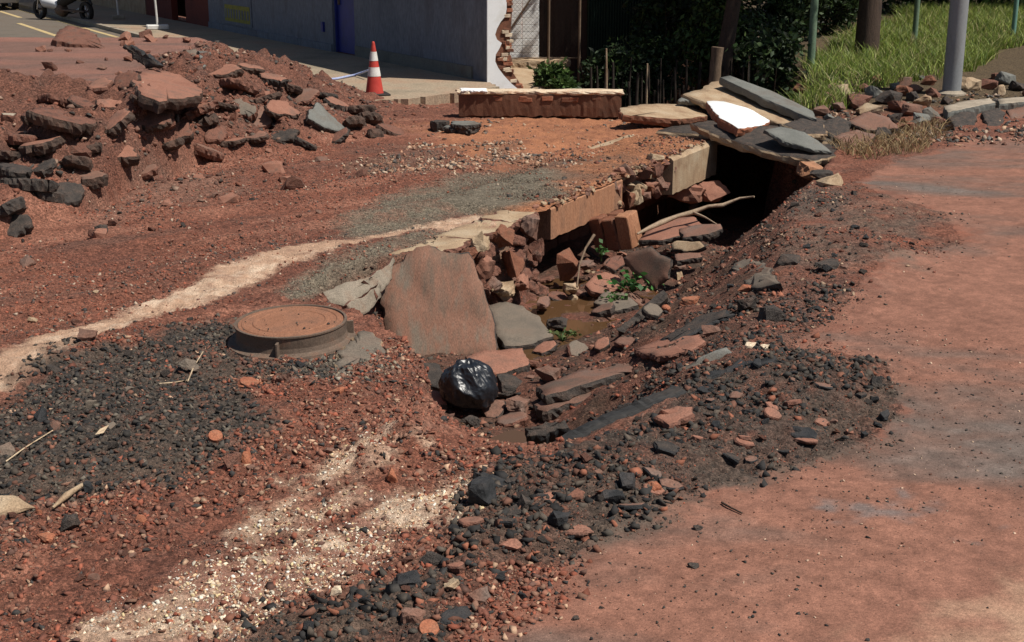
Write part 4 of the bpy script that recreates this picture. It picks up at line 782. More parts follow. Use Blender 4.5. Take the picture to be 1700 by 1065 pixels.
bpart('red_wall', kr0, kb0, 0, 6.0, -.2, -.02, 'darkred'); bpart('red_wall', kb1, kr1+1.5, 0, 6.0, -.2, -.02, 'darkred'); bpart('doorway', kb0, kb1, 0, 2.4, -.6, -.5, 'blackin'); bpart('lintel', kb0, kb1, 2.4, 6.0, -.2, -.02, 'darkred')
bpart('far_wall', kr1+1.5, 42, 0, 6.0, -.2, -.01, 'conctan'); bpart('roof', -.02, kr0, HB, HB+.12, -.95, .3, 'roof'); bpart('roof', kr0, 42, 6.0, 6.15, -3.5, .5, 'roof')
bpart('back_wall', 1.0, 42, 0, HB, -.95, -.8, 'conctan')
ko0, ko1 = fpx(418, 10)[0], fpx(372, 10)[0]; zo = fpx(395, 38)[1]-.13
pn = bpart('poster', ko0, ko1, zo-.05, zo+1.9, .002, .02, 'facade')
M_['posteryellow'] = noise_mat('poster_yellow', [(.20, .19, .03), (.26, .24, .05), (.12, .13, .05)], 6, var=.2)
for k in range(3): bpart('poster_band', ko0+.12, ko1-.12, zo+.02+k*.62, zo+.42+k*.62, .022, .026, 'posteryellow', pn)
for k in range(9):
    a = lerp(ko0+.2, ko1-.3, k/8); bpart('poster_letter', a, a+.11, zo+.1, zo+.32, .028, .031, 'facade', pn)
bpart('meter_box', fpx(538, 45)[0]-.05, fpx(538, 45)[0]+.06, fpx(538, 52)[1]-.13, fpx(538, 36)[1]-.13, .002, .05, 'blue')
# white broken end: plaster face over a ragged brick core, plane square to the facade
WD = Vector((.93, .3676)).normalized(); WN = Vector((WD.y, -WD.x))
def wpx(px, py, off=0.0):
    d = ray(px, py); n3 = Vector((WN.x, WN.y, 0)); q = Vector((Q0.x, Q0.y, 0))+n3*off; t = (q-Vector((0, 0, HC))).dot(n3)/d.dot(n3); p = Vector((0, 0, HC))+d*t
    return (p.xy-Q0).dot(WD), p.z
def wall_plate(name, pxs, o0, o1, mat, extra_top=None):
    pts = [wpx(a, b) for a, b in pxs]
    if extra_top is not None: pts = extra_top[:1]+pts+extra_top[1:]
    bm = bmesh.new(); f_, b__ = [], []
    inv = bd.matrix_world.inverted() if False else (Matrix.Rotation(-FANG, 4, 'Z') @ Matrix.Translation(-Vector((Q0.x, Q0.y, .13))))
    for x, z in pts:
        for lst, o in ((f_, o1), (b__, o0)):
            w = Q0+WD*x+WN*o; lst.append(bm.verts.new(inv @ Vector((w.x, w.y, z))))
    n = len(pts); a = bm.faces.new(f_); b = bm.faces.new(b__[::-1])
    for i in range(n): bm.faces.new((f_[i], b__[i], b__[(i+1) % n], f_[(i+1) % n]))
    bm.normal_update(); bmesh.ops.triangulate(bm, faces=[a, b]); return from_bm(name, bm, M_[mat], bd)
edge = [(840, -6), (840, 14), (838, 26), (830, 36), (824, 47), (821, 57), (824, 65), (832, 71), (828, 80), (822, 90), (821, 101), (826, 112), (835, 124), (848, 138), (859, 147), (861, 157)]
wall_plate('white_plaster', [(808, 157), (808, -6)]+edge, .0, .03, 'white', None)
core = [(849, -6), (850, 20), (849, 40), (846, 60), (848, 72), (846, 90), (845, 100), (850, 118), (862, 136), (868, 150), (868, 158)]
wall_plate('brick_core', [(809, 158), (809, -6)]+core, -.19, -.002, 'brickdk')
wall_plate('upper_white_wall', [(808, -7), (808, -60), (900, -60), (900, -7)], -.19, .0, 'white')
for i in range(34):
    yy = rr.uniform(-4, 150); j = max(k for k in range(len(edge)) if edge[k][1] <= yy); e0, e1 = edge[j], edge[min(j+1, len(edge)-1)]
    f = (yy-e0[1])/max(1e-3, e1[1]-e0[1]); xa = lerp(e0[0], e1[0], f); cx_ = np.interp(yy, [c[1] for c in core], [c[0] for c in core])
    xx = rr.uniform(xa+2, max(xa+3, cx_)); x, z = wpx(xx, yy); w = Q0+WD*x+WN*(-.02); inv = Matrix.Rotation(-FANG, 4, 'Z') @ Matrix.Translation(-Vector((Q0.x, Q0.y, .13)))
    b2 = bmesh.new(); box_bm(b2, (0, 0, 0), (.11, .09, .052), 0, 0, .006, i, .004); o = from_bm('brick', b2, M_[['brick', 'plaster', 'brickdk'][i % 3]], bd, inv @ Vector((w.x, w.y, z))); o.rotation_euler.z = math.atan2(WD.y, WD.x)-FANG+rr.uniform(-.15, .15)
# ------------------------------------------------------------------ yard behind: white block wall, ledge, chain-link fence, dark shack, stake fence
ww = empty('white_block_wall', PY(872, 100, 24.0), 'small white painted block wall behind the chain link fence', 'wall')
base = ww.location.copy()
def wx(px, Y): return PY(px, 60, Y).x
x0, x1 = wx(838, 24)-base.x, wx(895, 24)-base.x
for j in range(15):
    for i in range(2):
        L = (x1-x0)/2; off = (L/2 if j % 2 else 0)
        b2 = bmesh.new(); xa = x0+i*L; box_bm(b2, (0, 0, 0), (L-.008, .14, .112), 0, 0, .002, j*2+i, .004); from_bm('block', b2, M_['white'], ww, (xa+L/2, .002*(i+j), .06+.12*j+.02))
bm = bmesh.new(); box_bm(bm, ((x0+x1)/2, 0, -.12), (x1-x0, .16, .2)); from_bm('footing', bm, M_['greyslab'], ww)
bm = bmesh.new(); tube_bm(bm, [(x0+.1, -.10, .55), (x0+.42, -.10, 1.02), (x1+.1, -.10, 1.35)], [.02]*3, 6); from_bm('pipe', bm, M_['iron'], ww)
slab_px('stone_ledge', [(846, 98), (880, 94), (945, 94), (948, 99), (900, 102), (848, 106)], [(848, 100, .30), (945, 96, .30), (848, 106, .27)], .12, ('conctan', 'conctan'), 'tan stone ledge below the white block wall', 'ledge', .01)
slab_px('stone_ledge', [(852, 146), (900, 132), (922, 130), (925, 136), (880, 150), (856, 152)], [(852, 148, -.0), (922, 132, .12), (880, 150, -.0)], .3, ('conctan', 'conctan'), 'lower tan stone ledge behind the fallen wall', 'ledge', .014)
slab_px('earth_bank', [(845, 108), (885, 103), (930, 101), (940, 112), (925, 140), (880, 152), (850, 150)], [(846, 110, .22), (935, 104, .22), (880, 152, -.05)], .4, ('conctan', 'brickdk'), 'brown earth bank with weeds below the stone ledge', 'earth bank', .02)
# chain link
cl = empty('chain_link_fence', PY(905, 96, 23.2), 'rusty chain link fence beside the white block wall', 'fence')
fx0, fx1 = PY(848, 60, 23.2).x-cl.location.x, PY(965, 60, 23.2).x-cl.location.x
for px in (911, 962): 
    bm = bmesh.new(); xx = PY(px, 60, 23.2).x-cl.location.x; tube_bm(bm, [(xx, 0, -.5), (xx, 0, 2.2)], [.022, .022], 8); from_bm('post', bm, M_['stake'], cl)
bm = bmesh.new(); p_ = .075; Hh = 2.1; k = fx0-Hh
while k < fx1:
    for sg in (1, -1):
        a0 = k if sg == 1 else k+Hh
        z0, z1, xa, xb = 0, Hh, a0, a0+sg*Hh
        if sg == 1:
            if xa < fx0: z0 += fx0-xa; xa = fx0
            if xb > fx1: z1 -= xb-fx1; xb = fx1
        else:
            if xa > fx1: z0 += xa-fx1; xa = fx1
            if xb < fx0: z1 -= fx0-xb; xb = fx0
        if z1 > z0: tube_bm(bm, [(xa, .004*sg, z0), (xb, .004*sg, z1)], [.0018]*2, 3, 0, False)
    k += p_
from_bm('wire_mesh', bm, M_['stakedk'], cl)
bm = bmesh.new(); tube_bm(bm, [(fx0, 0, 0), (fx1, 0, .0)], [.01]*2, 5); from_bm('bottom_rail', bm, M_['stake'], cl)
# shack of corrugated sheets and boards, deep shade put into their dark colours
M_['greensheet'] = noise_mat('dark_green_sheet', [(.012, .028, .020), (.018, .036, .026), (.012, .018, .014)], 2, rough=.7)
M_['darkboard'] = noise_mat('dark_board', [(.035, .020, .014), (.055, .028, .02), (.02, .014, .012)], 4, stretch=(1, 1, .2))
sh = empty('dark_shack', PY(985, 95, 25.5), 'dark shack of boards and green corrugated sheets in deep shade', 'shack')
bx0 = sh.location.x
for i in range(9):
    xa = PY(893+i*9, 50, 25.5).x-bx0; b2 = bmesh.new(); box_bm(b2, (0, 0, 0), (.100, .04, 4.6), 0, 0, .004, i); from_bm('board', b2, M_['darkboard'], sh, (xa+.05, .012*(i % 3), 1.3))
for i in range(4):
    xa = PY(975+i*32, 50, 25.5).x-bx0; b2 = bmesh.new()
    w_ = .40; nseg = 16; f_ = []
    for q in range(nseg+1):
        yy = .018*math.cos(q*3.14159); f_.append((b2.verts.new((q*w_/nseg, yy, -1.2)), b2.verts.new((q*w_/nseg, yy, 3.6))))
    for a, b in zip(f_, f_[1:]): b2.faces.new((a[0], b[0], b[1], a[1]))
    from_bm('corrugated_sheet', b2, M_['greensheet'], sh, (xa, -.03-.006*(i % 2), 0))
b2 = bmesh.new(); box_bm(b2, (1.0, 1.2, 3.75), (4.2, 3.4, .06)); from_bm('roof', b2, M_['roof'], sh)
b2 = bmesh.new(); box_bm(b2, (1.0, 2.6, 1.2), (4.0, .1, 5)); from_bm('rear_wall', b2, M_['darkboard'], sh)
# stake fence
sf = empty('stake_fence', PY(1120, 165, 22.0), 'ragged fence of dark vertical stakes over the ravine', 'fence')
for i in range(44):
    px = 985+i*6.4+rr.uniform(-2, 2); topy = rr.uniform(95, 150); a = PY(px, topy, 22.0+.25*math.sin(i)); h = a.z+1.0; b2 = bmesh.new(); r_ = rr.uniform(.012, .032); lean = rr.uniform(-.06, .06)
    tube_bm(b2, [(0, 0, 0), (lean*.5, 0, h*.5), (lean, .02, h)], [r_, r_, r_*.8], 6); from_bm('stake', b2, M_['stakedk'], sf, Vector((a.x, a.y, -1.0))-Vector(sf.location))
for zr in (-.6,):
    b2 = bmesh.new(); xa, xb = PY(985, 100, 22).x, PY(1268, 100, 22).x; box_bm(b2, ((xa+xb)/2-sf.location.x, .06, zr-sf.location.z), (xb-xa, .03, .05), 0, 0, .01, 3); from_bm('rail', b2, M_['stakedk'], sf)
for k, (px, y0, y1, Y, r_, lb) in enumerate([(1007, 80, 163, 20.6, .018, 'thin pale stake standing left of the ravine stakes'), (1073, 105, 170, 20.4, .016, 'thin pale stake standing in the middle of the ravine'), (1242, 90, 140, 21.5, .02, 'pale stake right of the cut stump'), (1258, 60, 150, 22.5, .022, 'second pale stake leaning right of the cut stump')]):
    a = PY(px, y1+14, Y); b = PY(px+rr.uniform(-3, 3), y0, Y); stick('pale_stake', [a, (a+b)/2, b], [r_, r_, r_*.8], 'wood' if k > 1 else 'conctan', lb, 'stake', .1, 6)
# ------------------------------------------------------------------ traffic cone
M_['conered'] = noise_mat('cone_red', [(.42, .040, .030), (.48, .055, .04), (.34, .04, .03)], 6, rough=.55, bump=.1, var=.12)
M_['conewhite'] = noise_mat('cone_white', [(.52, .49, .44), (.72, .71, .68)], 9, rough=.6, bump=.1, var=.12)
M_['rubber'] = noise_mat('rubber', [(.018, .017, .016), (.04, .034, .03)], 8, rough=.7)
cb = P(622, 157, .147); cone = empty('traffic_cone', cb, 'red and white striped traffic cone on the pavement edge', 'traffic cone', rz=.3)
def cr(z): return .135*(1-z/.76)+.022*(z/.76)
for nm, z0, z1, m in (('cone_body', .02, .27, 'conered'), ('reflective_band', .272, .40, 'conewhite'), ('cone_body', .402, .49, 'conered'), ('reflective_band', .492, .62, 'conewhite'), ('cone_tip', .622, .765, 'conered')):
    bm = bmesh.new(); ex = .003 if 'band' in nm else 0
    lathe_bm(bm, [(0, z0), (cr(z0)+ex, z0), (cr(z1)+ex, z1), (0, z1)] if 'tip' not in nm else [(0, z0), (cr(z0), z0), (cr(z1), z1-.012), (cr(z1)*.7, z1), (0, z1)], 28); from_bm(nm, bm, M_[m], cone)
bm = bmesh.new(); box_bm(bm, (0, 0, .013), (.40, .40, .026), 0, 0, .004, 3, .008); from_bm('base', bm, M_['rubber'], cone)
# hose / barrier line
M_['hose'] = noise_mat('blue_white_hose', [(.10, .16, .50), (.40, .44, .58), (.14, .20, .52)], 20, rough=.5)
hp = [P(480, 137, .17), P(520, 134, .165), P(560, 130, .165), P(590, 124, .17), P(612, 116, .30)]
bm = bmesh.new(); o3 = hp[0]; tube_bm(bm, [p-o3 for p in hp], [.02, .02, .02, .02, .016], 8); tag(from_bm('hose', bm, M_['hose'], loc=o3), 'thin blue and white line trailing from the cone along the pavement', 'hose')
# ------------------------------------------------------------------ posts on the right
def post(name, px, pyb, pytop, w, mat, label, cat, z=None, H=4, lean=0):
    p = hit(px, pyb) if z is None else P(px, pyb, z); r_ = w/2*depth(p)/F
    e = empty(name, p, label, cat); bm = bmesh.new(); tube_bm(bm, [(0, 0, -.3), (0, 0, H*.5), (lean, 0, H)], [r_, r_*.97, r_*.94], 20); from_bm('shaft', bm, M_[mat], e)
    return e, r_
M_['polegrey'] = noise_mat('grey_pole', [(.20, .21, .215), (.25, .26, .265), (.17, .17, .165)], 3, rough=.6, bump=.15, bd=.004, var=.12, stretch=(1, 1, .3))
M_['green'] = noise_mat('green_post', [(.10, .16, .10), (.14, .20, .13), (.10, .11, .075)], 5, rough=.7, stretch=(1, 1, .3))
M_['teal'] = noise_mat('teal_post', [(.12, .24, .19), (.16, .30, .24)], 5, rough=.7)
lp, r_ = post('lamp_pole', 1579, 156, 0, 30, 'polegrey', 'thick grey lamp pole rising from the kerb rubble', 'pole', H=7)
bm = bmesh.new(); lathe_bm(bm, [(r_*1.0, -.05), (r_*1.7, -.05), (r_*1.6, .02), (r_*1.02, .06)], 20); from_bm('base_collar', bm, M_['conc'], lp)
bm = bmesh.new(); tube_bm(bm, [(0, 0, 6.9), (-.3, -.5, 7.4), (-.9, -1.5, 7.6)], [r_*.9, .06, .05], 10); from_bm('arm', bm, M_['polegrey'], lp)
for px, pyb, w, m, lb in ((1345, 122, 13, 'green', 'green fence post left of the tree trunk in the grass'), (1517, 78, 9, 'green', 'green fence post between the tree trunk and the lamp pole'), (1681, 66, 8, 'teal', 'teal fence post right of the lamp pole')):
    e, r_ = post('fence_post', px, pyb, 0, w, m, lb, 'post', H=2.6)
    bm = bmesh.new(); lathe_bm(bm, [(0, 2.6), (r_*1.15, 2.6), (r_*1.1, 2.64), (0, 2.66)], 12); from_bm('cap', bm, M_[m], e)
# ------------------------------------------------------------------ street sign stands, motorbike, car
for px, pyb, sx, lb in ((197, 31, .35, 'thin white stand on the far pavement corner'), (262, 48, .55, 'thin white stand with pale block foot on the pavement')):
    p = P(px, pyb, .15); e = empty('street_stand', p, lb, 'stand'); bm = bmesh.new(); tube_bm(bm, [(0, 0, .1), (-.06, 0, 2.2)], [.028, .028], 8); from_bm('post', bm, M_['conewhite'], e)
    bm = bmesh.new(); box_bm(bm, (0, 0, .055), (sx, .35, .11), .3, 0, .01, 3, .02); from_bm('foot', bm, M_['conewhite' if sx > .4 else 'conc'], e)
    bm = bmesh.new(); box_bm(bm, (-.06, 0, 2.4), (.5, .03, .5)); from_bm('board', bm, M_['conewhite'], e)
M_['bikewhite'] = noise_mat('bike_white', [(.55, .55, .55), (.62, .62, .62)], 3, rough=.35, var=.05); M_['bikeblue'] = noise_mat('bike_violet', [(.10, .08, .30), (.14, .11, .36)], 3, rough=.35, var=.05)
M_['chrome'] = noise_mat('chrome', [(.5, .5, .5), (.6, .6, .6)], 3, rough=.25, metallic=1, var=.1); M_['seat'] = M_['rubber']
pr, pf = P(145, 36, .062), P(68, 31, .062); hd = (pf-pr); wbs = hd.length; bike = empty('motorbike', (*((pr+pf)/2).xy, .062), 'white and violet motorbike parked on the street beyond the mound', 'motorbike', rz=math.atan2(hd.y, hd.x))
R_ = .29; hw = wbs/2
for sx in (-hw, hw):
    wl_ = empty('wheel', (sx, 0, R_)); wl_.parent = bike
    bm = bmesh.new(); bmesh.ops.create_cone(bm, segments=28, radius1=.05, radius2=.05, depth=.14); from_bm('hub', bm, M_['chrome'], wl_).rotation_euler.x = math.pi/2
    bm = bmesh.new(); pts = [(R_*math.cos(a)*1, 0, R_*math.sin(a)) for a in np.linspace(0, 6.2832, 33)]
    lathe_bm(bm, [(R_-.10, -.05), (R_-.015, -.065), (R_, 0), (R_-.015, .065), (R_-.10, .05), (R_-.10, -.05)], 32); o = from_bm('tyre', bm, M_['rubber'], wl_); o.rotation_euler.x = math.pi/2
    bm = bmesh.new(); lathe_bm(bm, [(R_-.10, -.025), (R_-.074, -.028), (R_-.074, .028), (R_-.10, .025), (R_-.10, -.025)], 32)
    for q in range(5):
        a = q*1.2566; tube_bm(bm, [(.04*math.cos(a), .04*math.sin(a), 0), ((R_-.09)*math.cos(a), (R_-.09)*math.sin(a), 0)], [.014, .012], 5)
    o = from_bm('rim', bm, M_['chrome'], wl_); o.rotation_euler.x = math.pi/2
def bpt(name, pts, rad, mat, seg=10, sy=1):
    bm = bmesh.new(); tube_bm(bm, pts, rad, seg)
    for v in bm.verts: v.co.y *= sy
    return from_bm(name, bm, M_[mat], bike, smooth=True)
bpt('fork', [(hw, .09, R_), (hw-.16, .09, .75), (hw-.26, .08, 1.0)], [.022]*3, 'chrome'); bpt('fork', [(hw, -.09, R_), (hw-.16, -.09, .75), (hw-.26, -.08, 1.0)], [.022]*3, 'chrome')
bpt('front_mudguard', [(hw+.22, 0, R_+.2), (hw+.05, 0, R_+.34), (hw-.16, 0, R_+.28)], [.03, .07, .03], 'bikewhite', 10); bpt('fairing', [(hw-.16, 0, .98), (hw-.3, 0, .72), (hw-.42, 0, .5), (.1, 0, .42)], [.10, .17, .17, .12], 'bikewhite', 12, 1.2)
bpt('engine', [(.22, 0, .30), (-.02, 0, .30), (-.12, 0, .34)], [.15, .21, .13], 'iron', 10, .9); bpt('body', [(.1, 0, .48), (-.2, 0, .6), (-.62, 0, .72), (-.86, 0, .78)], [.13, .17, .16, .07], 'rubber', 12, .9); bpt('side_stripe', [(-.1, 0, .56), (-.4, 0, .62), (-.7, 0, .70)], [.07, .10, .07], 'bikeblue', 10, 1.25)
bpt('seat', [(.08, 0, .72), (-.25, 0, .78), (-.7, 0, .84)], [.07, .10, .08], 'rubber', 12, 1.2); bpt('exhaust', [(.1, -.13, .22), (-.3, -.14, .22), (-.75, -.15, .36)], [.025, .035, .05], 'chrome'); bpt('rear_mudguard', [(-hw+.2, 0, .62), (-hw-.12, 0, .66), (-hw-.3, 0, .5)], [.05, .07, .03], 'rubber')
bpt('handlebar', [(hw-.3, .34, 1.06), (hw-.26, 0, 1.02), (hw-.3, -.34, 1.06)], [.016]*3, 'iron'); bpt('headlight', [(hw-.12, 0, .97), (hw-.06, 0, .97)], [.09, .07], 'conewhite', 14)
bpt('swing_arm', [(-.05, .09, .3), (-hw, .09, R_)], [.03, .025], 'iron'); bpt('swing_arm', [(-.05, -.09, .3), (-hw, -.09, R_)], [.03, .025], 'iron')
# car: only its lower rear shows
M_['carpaint'] = noise_mat('silver_paint', [(.36, .37, .38), (.42, .43, .44)], 2, rough=.3, metallic=.6, var=.04); M_['glass'] = noise_mat('dark_glass', [(.02, .022, .025), (.03, .03, .032)], 2, rough=.08, var=.02); M_['lampred'] = noise_mat('tail_lamp', [(.4, .02, .02), (.5, .03, .03)], 2, rough=.2)
pc = P(8, 17, .062); car = empty('parked_car', (pc.x-1.2, pc.y+1.6, .062), 'silver car parked beyond the motorbike, cut by the frame', 'car', rz=math.radians(-62))
prof = [(-2.0, .28), (-2.05, .5), (-2.0, .82), (-1.75, .92), (-1.35, 1.35), (-.9, 1.46), (.2, 1.46), (.9, 1.02), (1.7, .92), (2.0, .75), (2.05, .4), (1.95, .24), (-1.9, .22)]
bm = bmesh.new()
L_ = [bm.verts.new((x, -.82+(.14 if z > 1.2 else 0), z)) for x, z in prof]; R2 = [bm.verts.new((x, .82-(.14 if z > 1.2 else 0), z)) for x, z in prof]
bm.faces.new(L_); bm.faces.new(R2[::-1])
for i in range(len(prof)): bm.faces.new((L_[i], R2[i], R2[(i+1) % len(prof)], L_[(i+1) % len(prof)]))
bm.normal_update(); bmesh.ops.triangulate(bm, faces=[f for f in bm.faces if len(f.verts) > 4]); bmesh.ops.bevel(bm, geom=bm.edges[:], offset=.02, segments=1, affect='EDGES'); from_bm('body', bm, M_['carpaint'], car)
for y in (-.74, .74):
    for x in (-1.25, 1.28):
        w = empty('wheel', (x, y, .31)); w.parent = car
        bm = bmesh.new(); lathe_bm(bm, [(.2, -.1), (.3, -.1), (.31, -.06), (.31, .06), (.3, .1), (.2, .1)], 28); from_bm('tyre', bm, M_['rubber'], w).rotation_euler.x = math.pi/2
        bm = bmesh.new(); lathe_bm(bm, [(0, -.105), (.19, -.105), (.2, -.08), (.2, .08), (.19, .105), (0, .105)], 20); from_bm('rim', bm, M_['chrome'], w).rotation_euler.x = math.pi/2
for nm, c, s, m in (('rear_window', (-1.55, 0, 1.14), (.03, 1.2, .34), 'glass'), ('windscreen', (.56, 0, 1.25), (.03, 1.2, .3), 'glass'), ('rear_bumper', (-2.07, 0, .42), (.12, 1.66, .24), 'carpaint'), ('number_plate', (-2.14, 0, .5), (.012, .4, .13), 'conewhite'), ('tail_lamp', (-2.04, -.68, .72), (.06, .22, .18), 'lampred'), ('tail_lamp', (-2.04, .68, .72), (.06, .22, .18), 'lampred'), ('side_window', (-.4, -.69, 1.2), (1.4, .03, .32), 'glass'), ('side_window', (-.4, .69, 1.2), (1.4, .03, .32), 'glass')):
    bm = bmesh.new(); box_bm(bm, (0, 0, 0), s, 0, 0, 0, 1, .006); from_bm(nm, bm, M_[m], car, c)
# ------------------------------------------------------------------ leaves, trees, grass, weeds
def leaf_mat(name, rough=.6):
    m, n, b = newmat(name); at = N(n, 'ShaderNodeVertexColor', layer_name='Col'); L = n.links
    L.new(at.outputs[0], b.inputs['Base Color']); b.inputs['Roughness'].default_value = rough; b.inputs['Specular IOR Level'].default_value = .35
    tr = N(n, 'ShaderNodeBsdfTranslucent'); mx = N(n, 'ShaderNodeMixShader'); mx.inputs[0].default_value = .25
    L.new(at.outputs[0], tr.inputs[0]); out = n.nodes['Material Output']; L.new(b.outputs[0], mx.inputs[1]); L.new(tr.outputs[0], mx.inputs[2]); L.new(mx.outputs[0], out.inputs[0]); return m
M_['leaf'] = leaf_mat('leaf'); M_['straw'] = leaf_mat('straw', .8)
M_['bark'] = noise_mat('bark', [(.035, .024, .018), (.07, .045, .032), (.05, .035, .026)], 9, bump=.9, bd=.02, stretch=(1, 1, .25))
lr = np.random.default_rng(11)
def leaves(pos, size, pal, flat=.4, asp=.45, hang=0.0):
    """one bent rhombus per leaf"""
    n = len(pos); d = lr.normal(0, 1, (n, 3)); d[:, 2] = d[:, 2]*flat - hang; d /= np.linalg.norm(d, axis=1)[:, None]
    r = lr.normal(0, 1, (n, 3)); s = np.cross(d, r); s /= np.linalg.norm(s, axis=1)[:, None]; up = np.cross(s, d)
    sz = (size*lr.uniform(.6, 1.3, n))[:, None]; w = sz*asp
    a = pos; b = pos+d*sz*.5+s*w*.5+up*sz*.06; c = pos+d*sz-up*sz*.05; e = pos+d*sz*.5-s*w*.5+up*sz*.06
    V = np.stack([a, b, c, e], 1).reshape(-1, 3); Fq = np.arange(n*4).reshape(n, 4)
    pal = np.array(pal); col = pal[lr.integers(0, len(pal), n)]*lr.uniform(.65, 1.3, (n, 1)); return V, Fq, np.repeat(col, 4, 0)
G_DK = [(.020, .040, .014), (.030, .058, .018), (.045, .075, .022), (.025, .034, .016)]
G_MID = [(.05, .09, .022), (.07, .12, .03), (.09, .14, .035), (.04, .07, .02)]
def crown_pts(c, R, n, seed, clumps=40):
    g = np.random.default_rng(seed); u = g.normal(0, 1, (clumps, 3)); u /= np.linalg.norm(u, axis=1)[:, None]; cc = np.array(c)+u*np.array(R)*g.uniform(.35, 1.0, (clumps, 1))
    k = g.integers(0, clumps, n); return cc[k]+g.normal(0, 1, (n, 3))*np.array(R)*.17
def tree(name, base, H, r0, crowns, label, n=7000, size=.16, pal=G_DK, lean=(0, 0), hang=.2, seed=1, limbs=5):
    base = Vector(base); e = empty(name, base, label, 'tree'); bm = bmesh.new(); r = random.Random(seed)
    top = Vector((lean[0], lean[1], H)); pts = [Vector((0, 0, -.4)), Vector((lean[0]*.15+r.uniform(-.05, .05), lean[1]*.2, H*.25)), Vector((lean[0]*.45, lean[1]*.5, H*.55)), top]
    tube_bm(bm, pts, [r0*1.15, r0, r0*.85, r0*.6], 14, 0, True, .18, seed)
    for i in range(limbs):
        c = crowns[i % len(crowns)]; tgt = Vector(c[0])-base+Vector((r.uniform(-1, 1)*c[1][0]*.5, r.uniform(-1, 1)*c[1][1]*.5, 0)); st = pts[2].lerp(top, r.random())
        tube_bm(bm, [st, st.lerp(tgt, .5)+Vector((0, 0, .25)), tgt], [r0*.45, r0*.3, r0*.1], 8, 0, True, .2, i)
    from_bm('trunk', bm, M_['bark'], e)
    Vs, Fs, Cs, o = [], [], [], 0
    for j, (c, R) in enumerate(crowns):
        V, Fq, Cc = leaves(crown_pts(c, R, n//len(crowns), seed*10+j), size, pal, .6, .5, hang); Vs.append(V-np.array(base)); Fs.append(Fq+o); Cs.append(Cc); o += len(V)
    add('crown', mesh_np('crown', np.concatenate(Vs), np.concatenate(Fs), M_['leaf'], np.concatenate(Cs)), e)
    return e
b1 = PY(1196, 132, 22.6); tree('broadleaf_tree', (b1.x, b1.y, -.6), 4.6, .13, [((5.0, 23.2, 5.6), (1.9, 1.8, 1.3)), ((6.4, 21.9, 6.2), (1.8, 1.6, 1.2)), ((3.4, 24.4, 5.2), (1.5, 1.6, 1.3)), ((3.2, 23.6, 2.6), (1.0, .8, 1.2))], 'broad dark tree with trailing leaves over the ravine', 16000, .17, G_DK, (.5, -.2), .25, 3, 8)  # upper crowns lie out of view, placed to shade the ravine and yard
b2_ = hit(1437, 92); tree('broadleaf_tree', b2_, 5.0, 18*depth(b2_)/F, [((b2_.x-.5, 29.5, 5.5), (3, 2.4, 1.8)), ((b2_.x-3, 30, 4.2), (2.0, 2.0, 2.2)), ((b2_.x+2.8, 30.5, 4.6), (2.4, 2, 2.2))], 'stout brown tree trunk standing in the grass beside the green post', 12000, .2, G_DK, (.1, .3), .1, 5, 7)
for k, (px, Y, H, lb) in enumerate([(1290, 31, 4.2, 'dark tree in the far shade behind the left green post'), (1600, 34, 4.5, 'dark tree in the far shade behind the lamp pole'), (1740, 31, 4.2, 'dark tree at the right edge behind the teal post'), (1080, 28, 4, 'dark tree behind the green sheet shack')]):
    x = PY(px, 20, Y).x; tree('broadleaf_tree', (x, Y, surf(x, Y)[0]-.2), H, .13, [((x, Y, 4.6), (2.8, 1.8, 2.0)), ((x+1.6, Y+.4, 2.4), (1.9, 1.0, 1.7)), ((x-1.6, Y+.2, 2.3), (1.9, 1.0, 1.6))], lb, 9000, .22, G_DK, (0, 0), .1, 20+k, 5)
# cut stump by the slabs
stick('tree_stump', [PY(1186, 150, 21.2), PY(1188, 110, 21.2), PY(1192, 78, 21.2)], [.11, .09, .10], 'stake', 'pale brown cut stump behind the collapsed slabs', 'stump', .3, 10)
stick('tree_stump', [PY(1262, 140, 22.8), PY(1266, 118, 22.8), PY(1270, 100, 22.8)], [.13, .12, .09], 'stake', 'short pale stump in the shade right of the tall stump', 'stump', .3, 10)
# shrubs
def shrub(name, c, R, n, label, pal=G_DK, size=.1, seed=1, cat='shrub', hang=0):
    g = Vector((c[0], c[1], surf(c[0], c[1])[0])); e = empty(name, g, label, cat); V, Fq, Cc = leaves(crown_pts(c, R, n, seed, 22), size, pal, .8, .45, hang)
    add('foliage', mesh_np('foliage', V-np.array(g), Fq, M_['leaf'], Cc), e); bm = bmesh.new()
    for i in range(6):
        t = Vector(c)-g+Vector((lr.normal(0, R[0]*.5), lr.normal(0, R[1]*.5), lr.normal(0, R[2]*.3))); tube_bm(bm, [(0, 0, -.1), t*.5+Vector((.02, .02, 0)), t], [.02, .014, .006], 5)
    from_bm('stem', bm, M_['bark'], e); return e
q = PY(915, 128, 21.8); shrub('weed_clump', (q.x, q.y, q.z), (.26, .2, .22), 900, 'bright green weed clump on the earth bank behind the fallen wall', G_MID, .12, 2, 'weed')
q = PY(938, 142, 21.5); shrub('weed_clump', (q.x, q.y, q.z), (.2, .16, .14), 500, 'low green weed right of the bank weed clump', G_MID, .11, 3, 'weed')
q = PY(1180, 50, 23.2); shrub('shrub', (q.x, q.y, q.z), (.6, .5, .8), 2600, 'leafy shrub with sunlit leaves hanging behind the tall stump', [(.06, .11, .025), (.035, .06, .018), (.10, .15, .04)], .12, 4, 'shrub', .5)  # brighter greens stand in for sun on these leaves
q = PY(1235, 70, 25); shrub('shrub', (q.x, q.y, q.z), (.8, .5, .7), 2200, 'dark shrub right of the tall stump', G_DK, .14, 5)
q = PY(1010, 120, 22.6); shrub('shrub', (q.x, q.y, q.z), (.5, .3, .5), 1600, 'dark tangled shrub filling the ravine left of the stakes', G_DK, .12, 8)
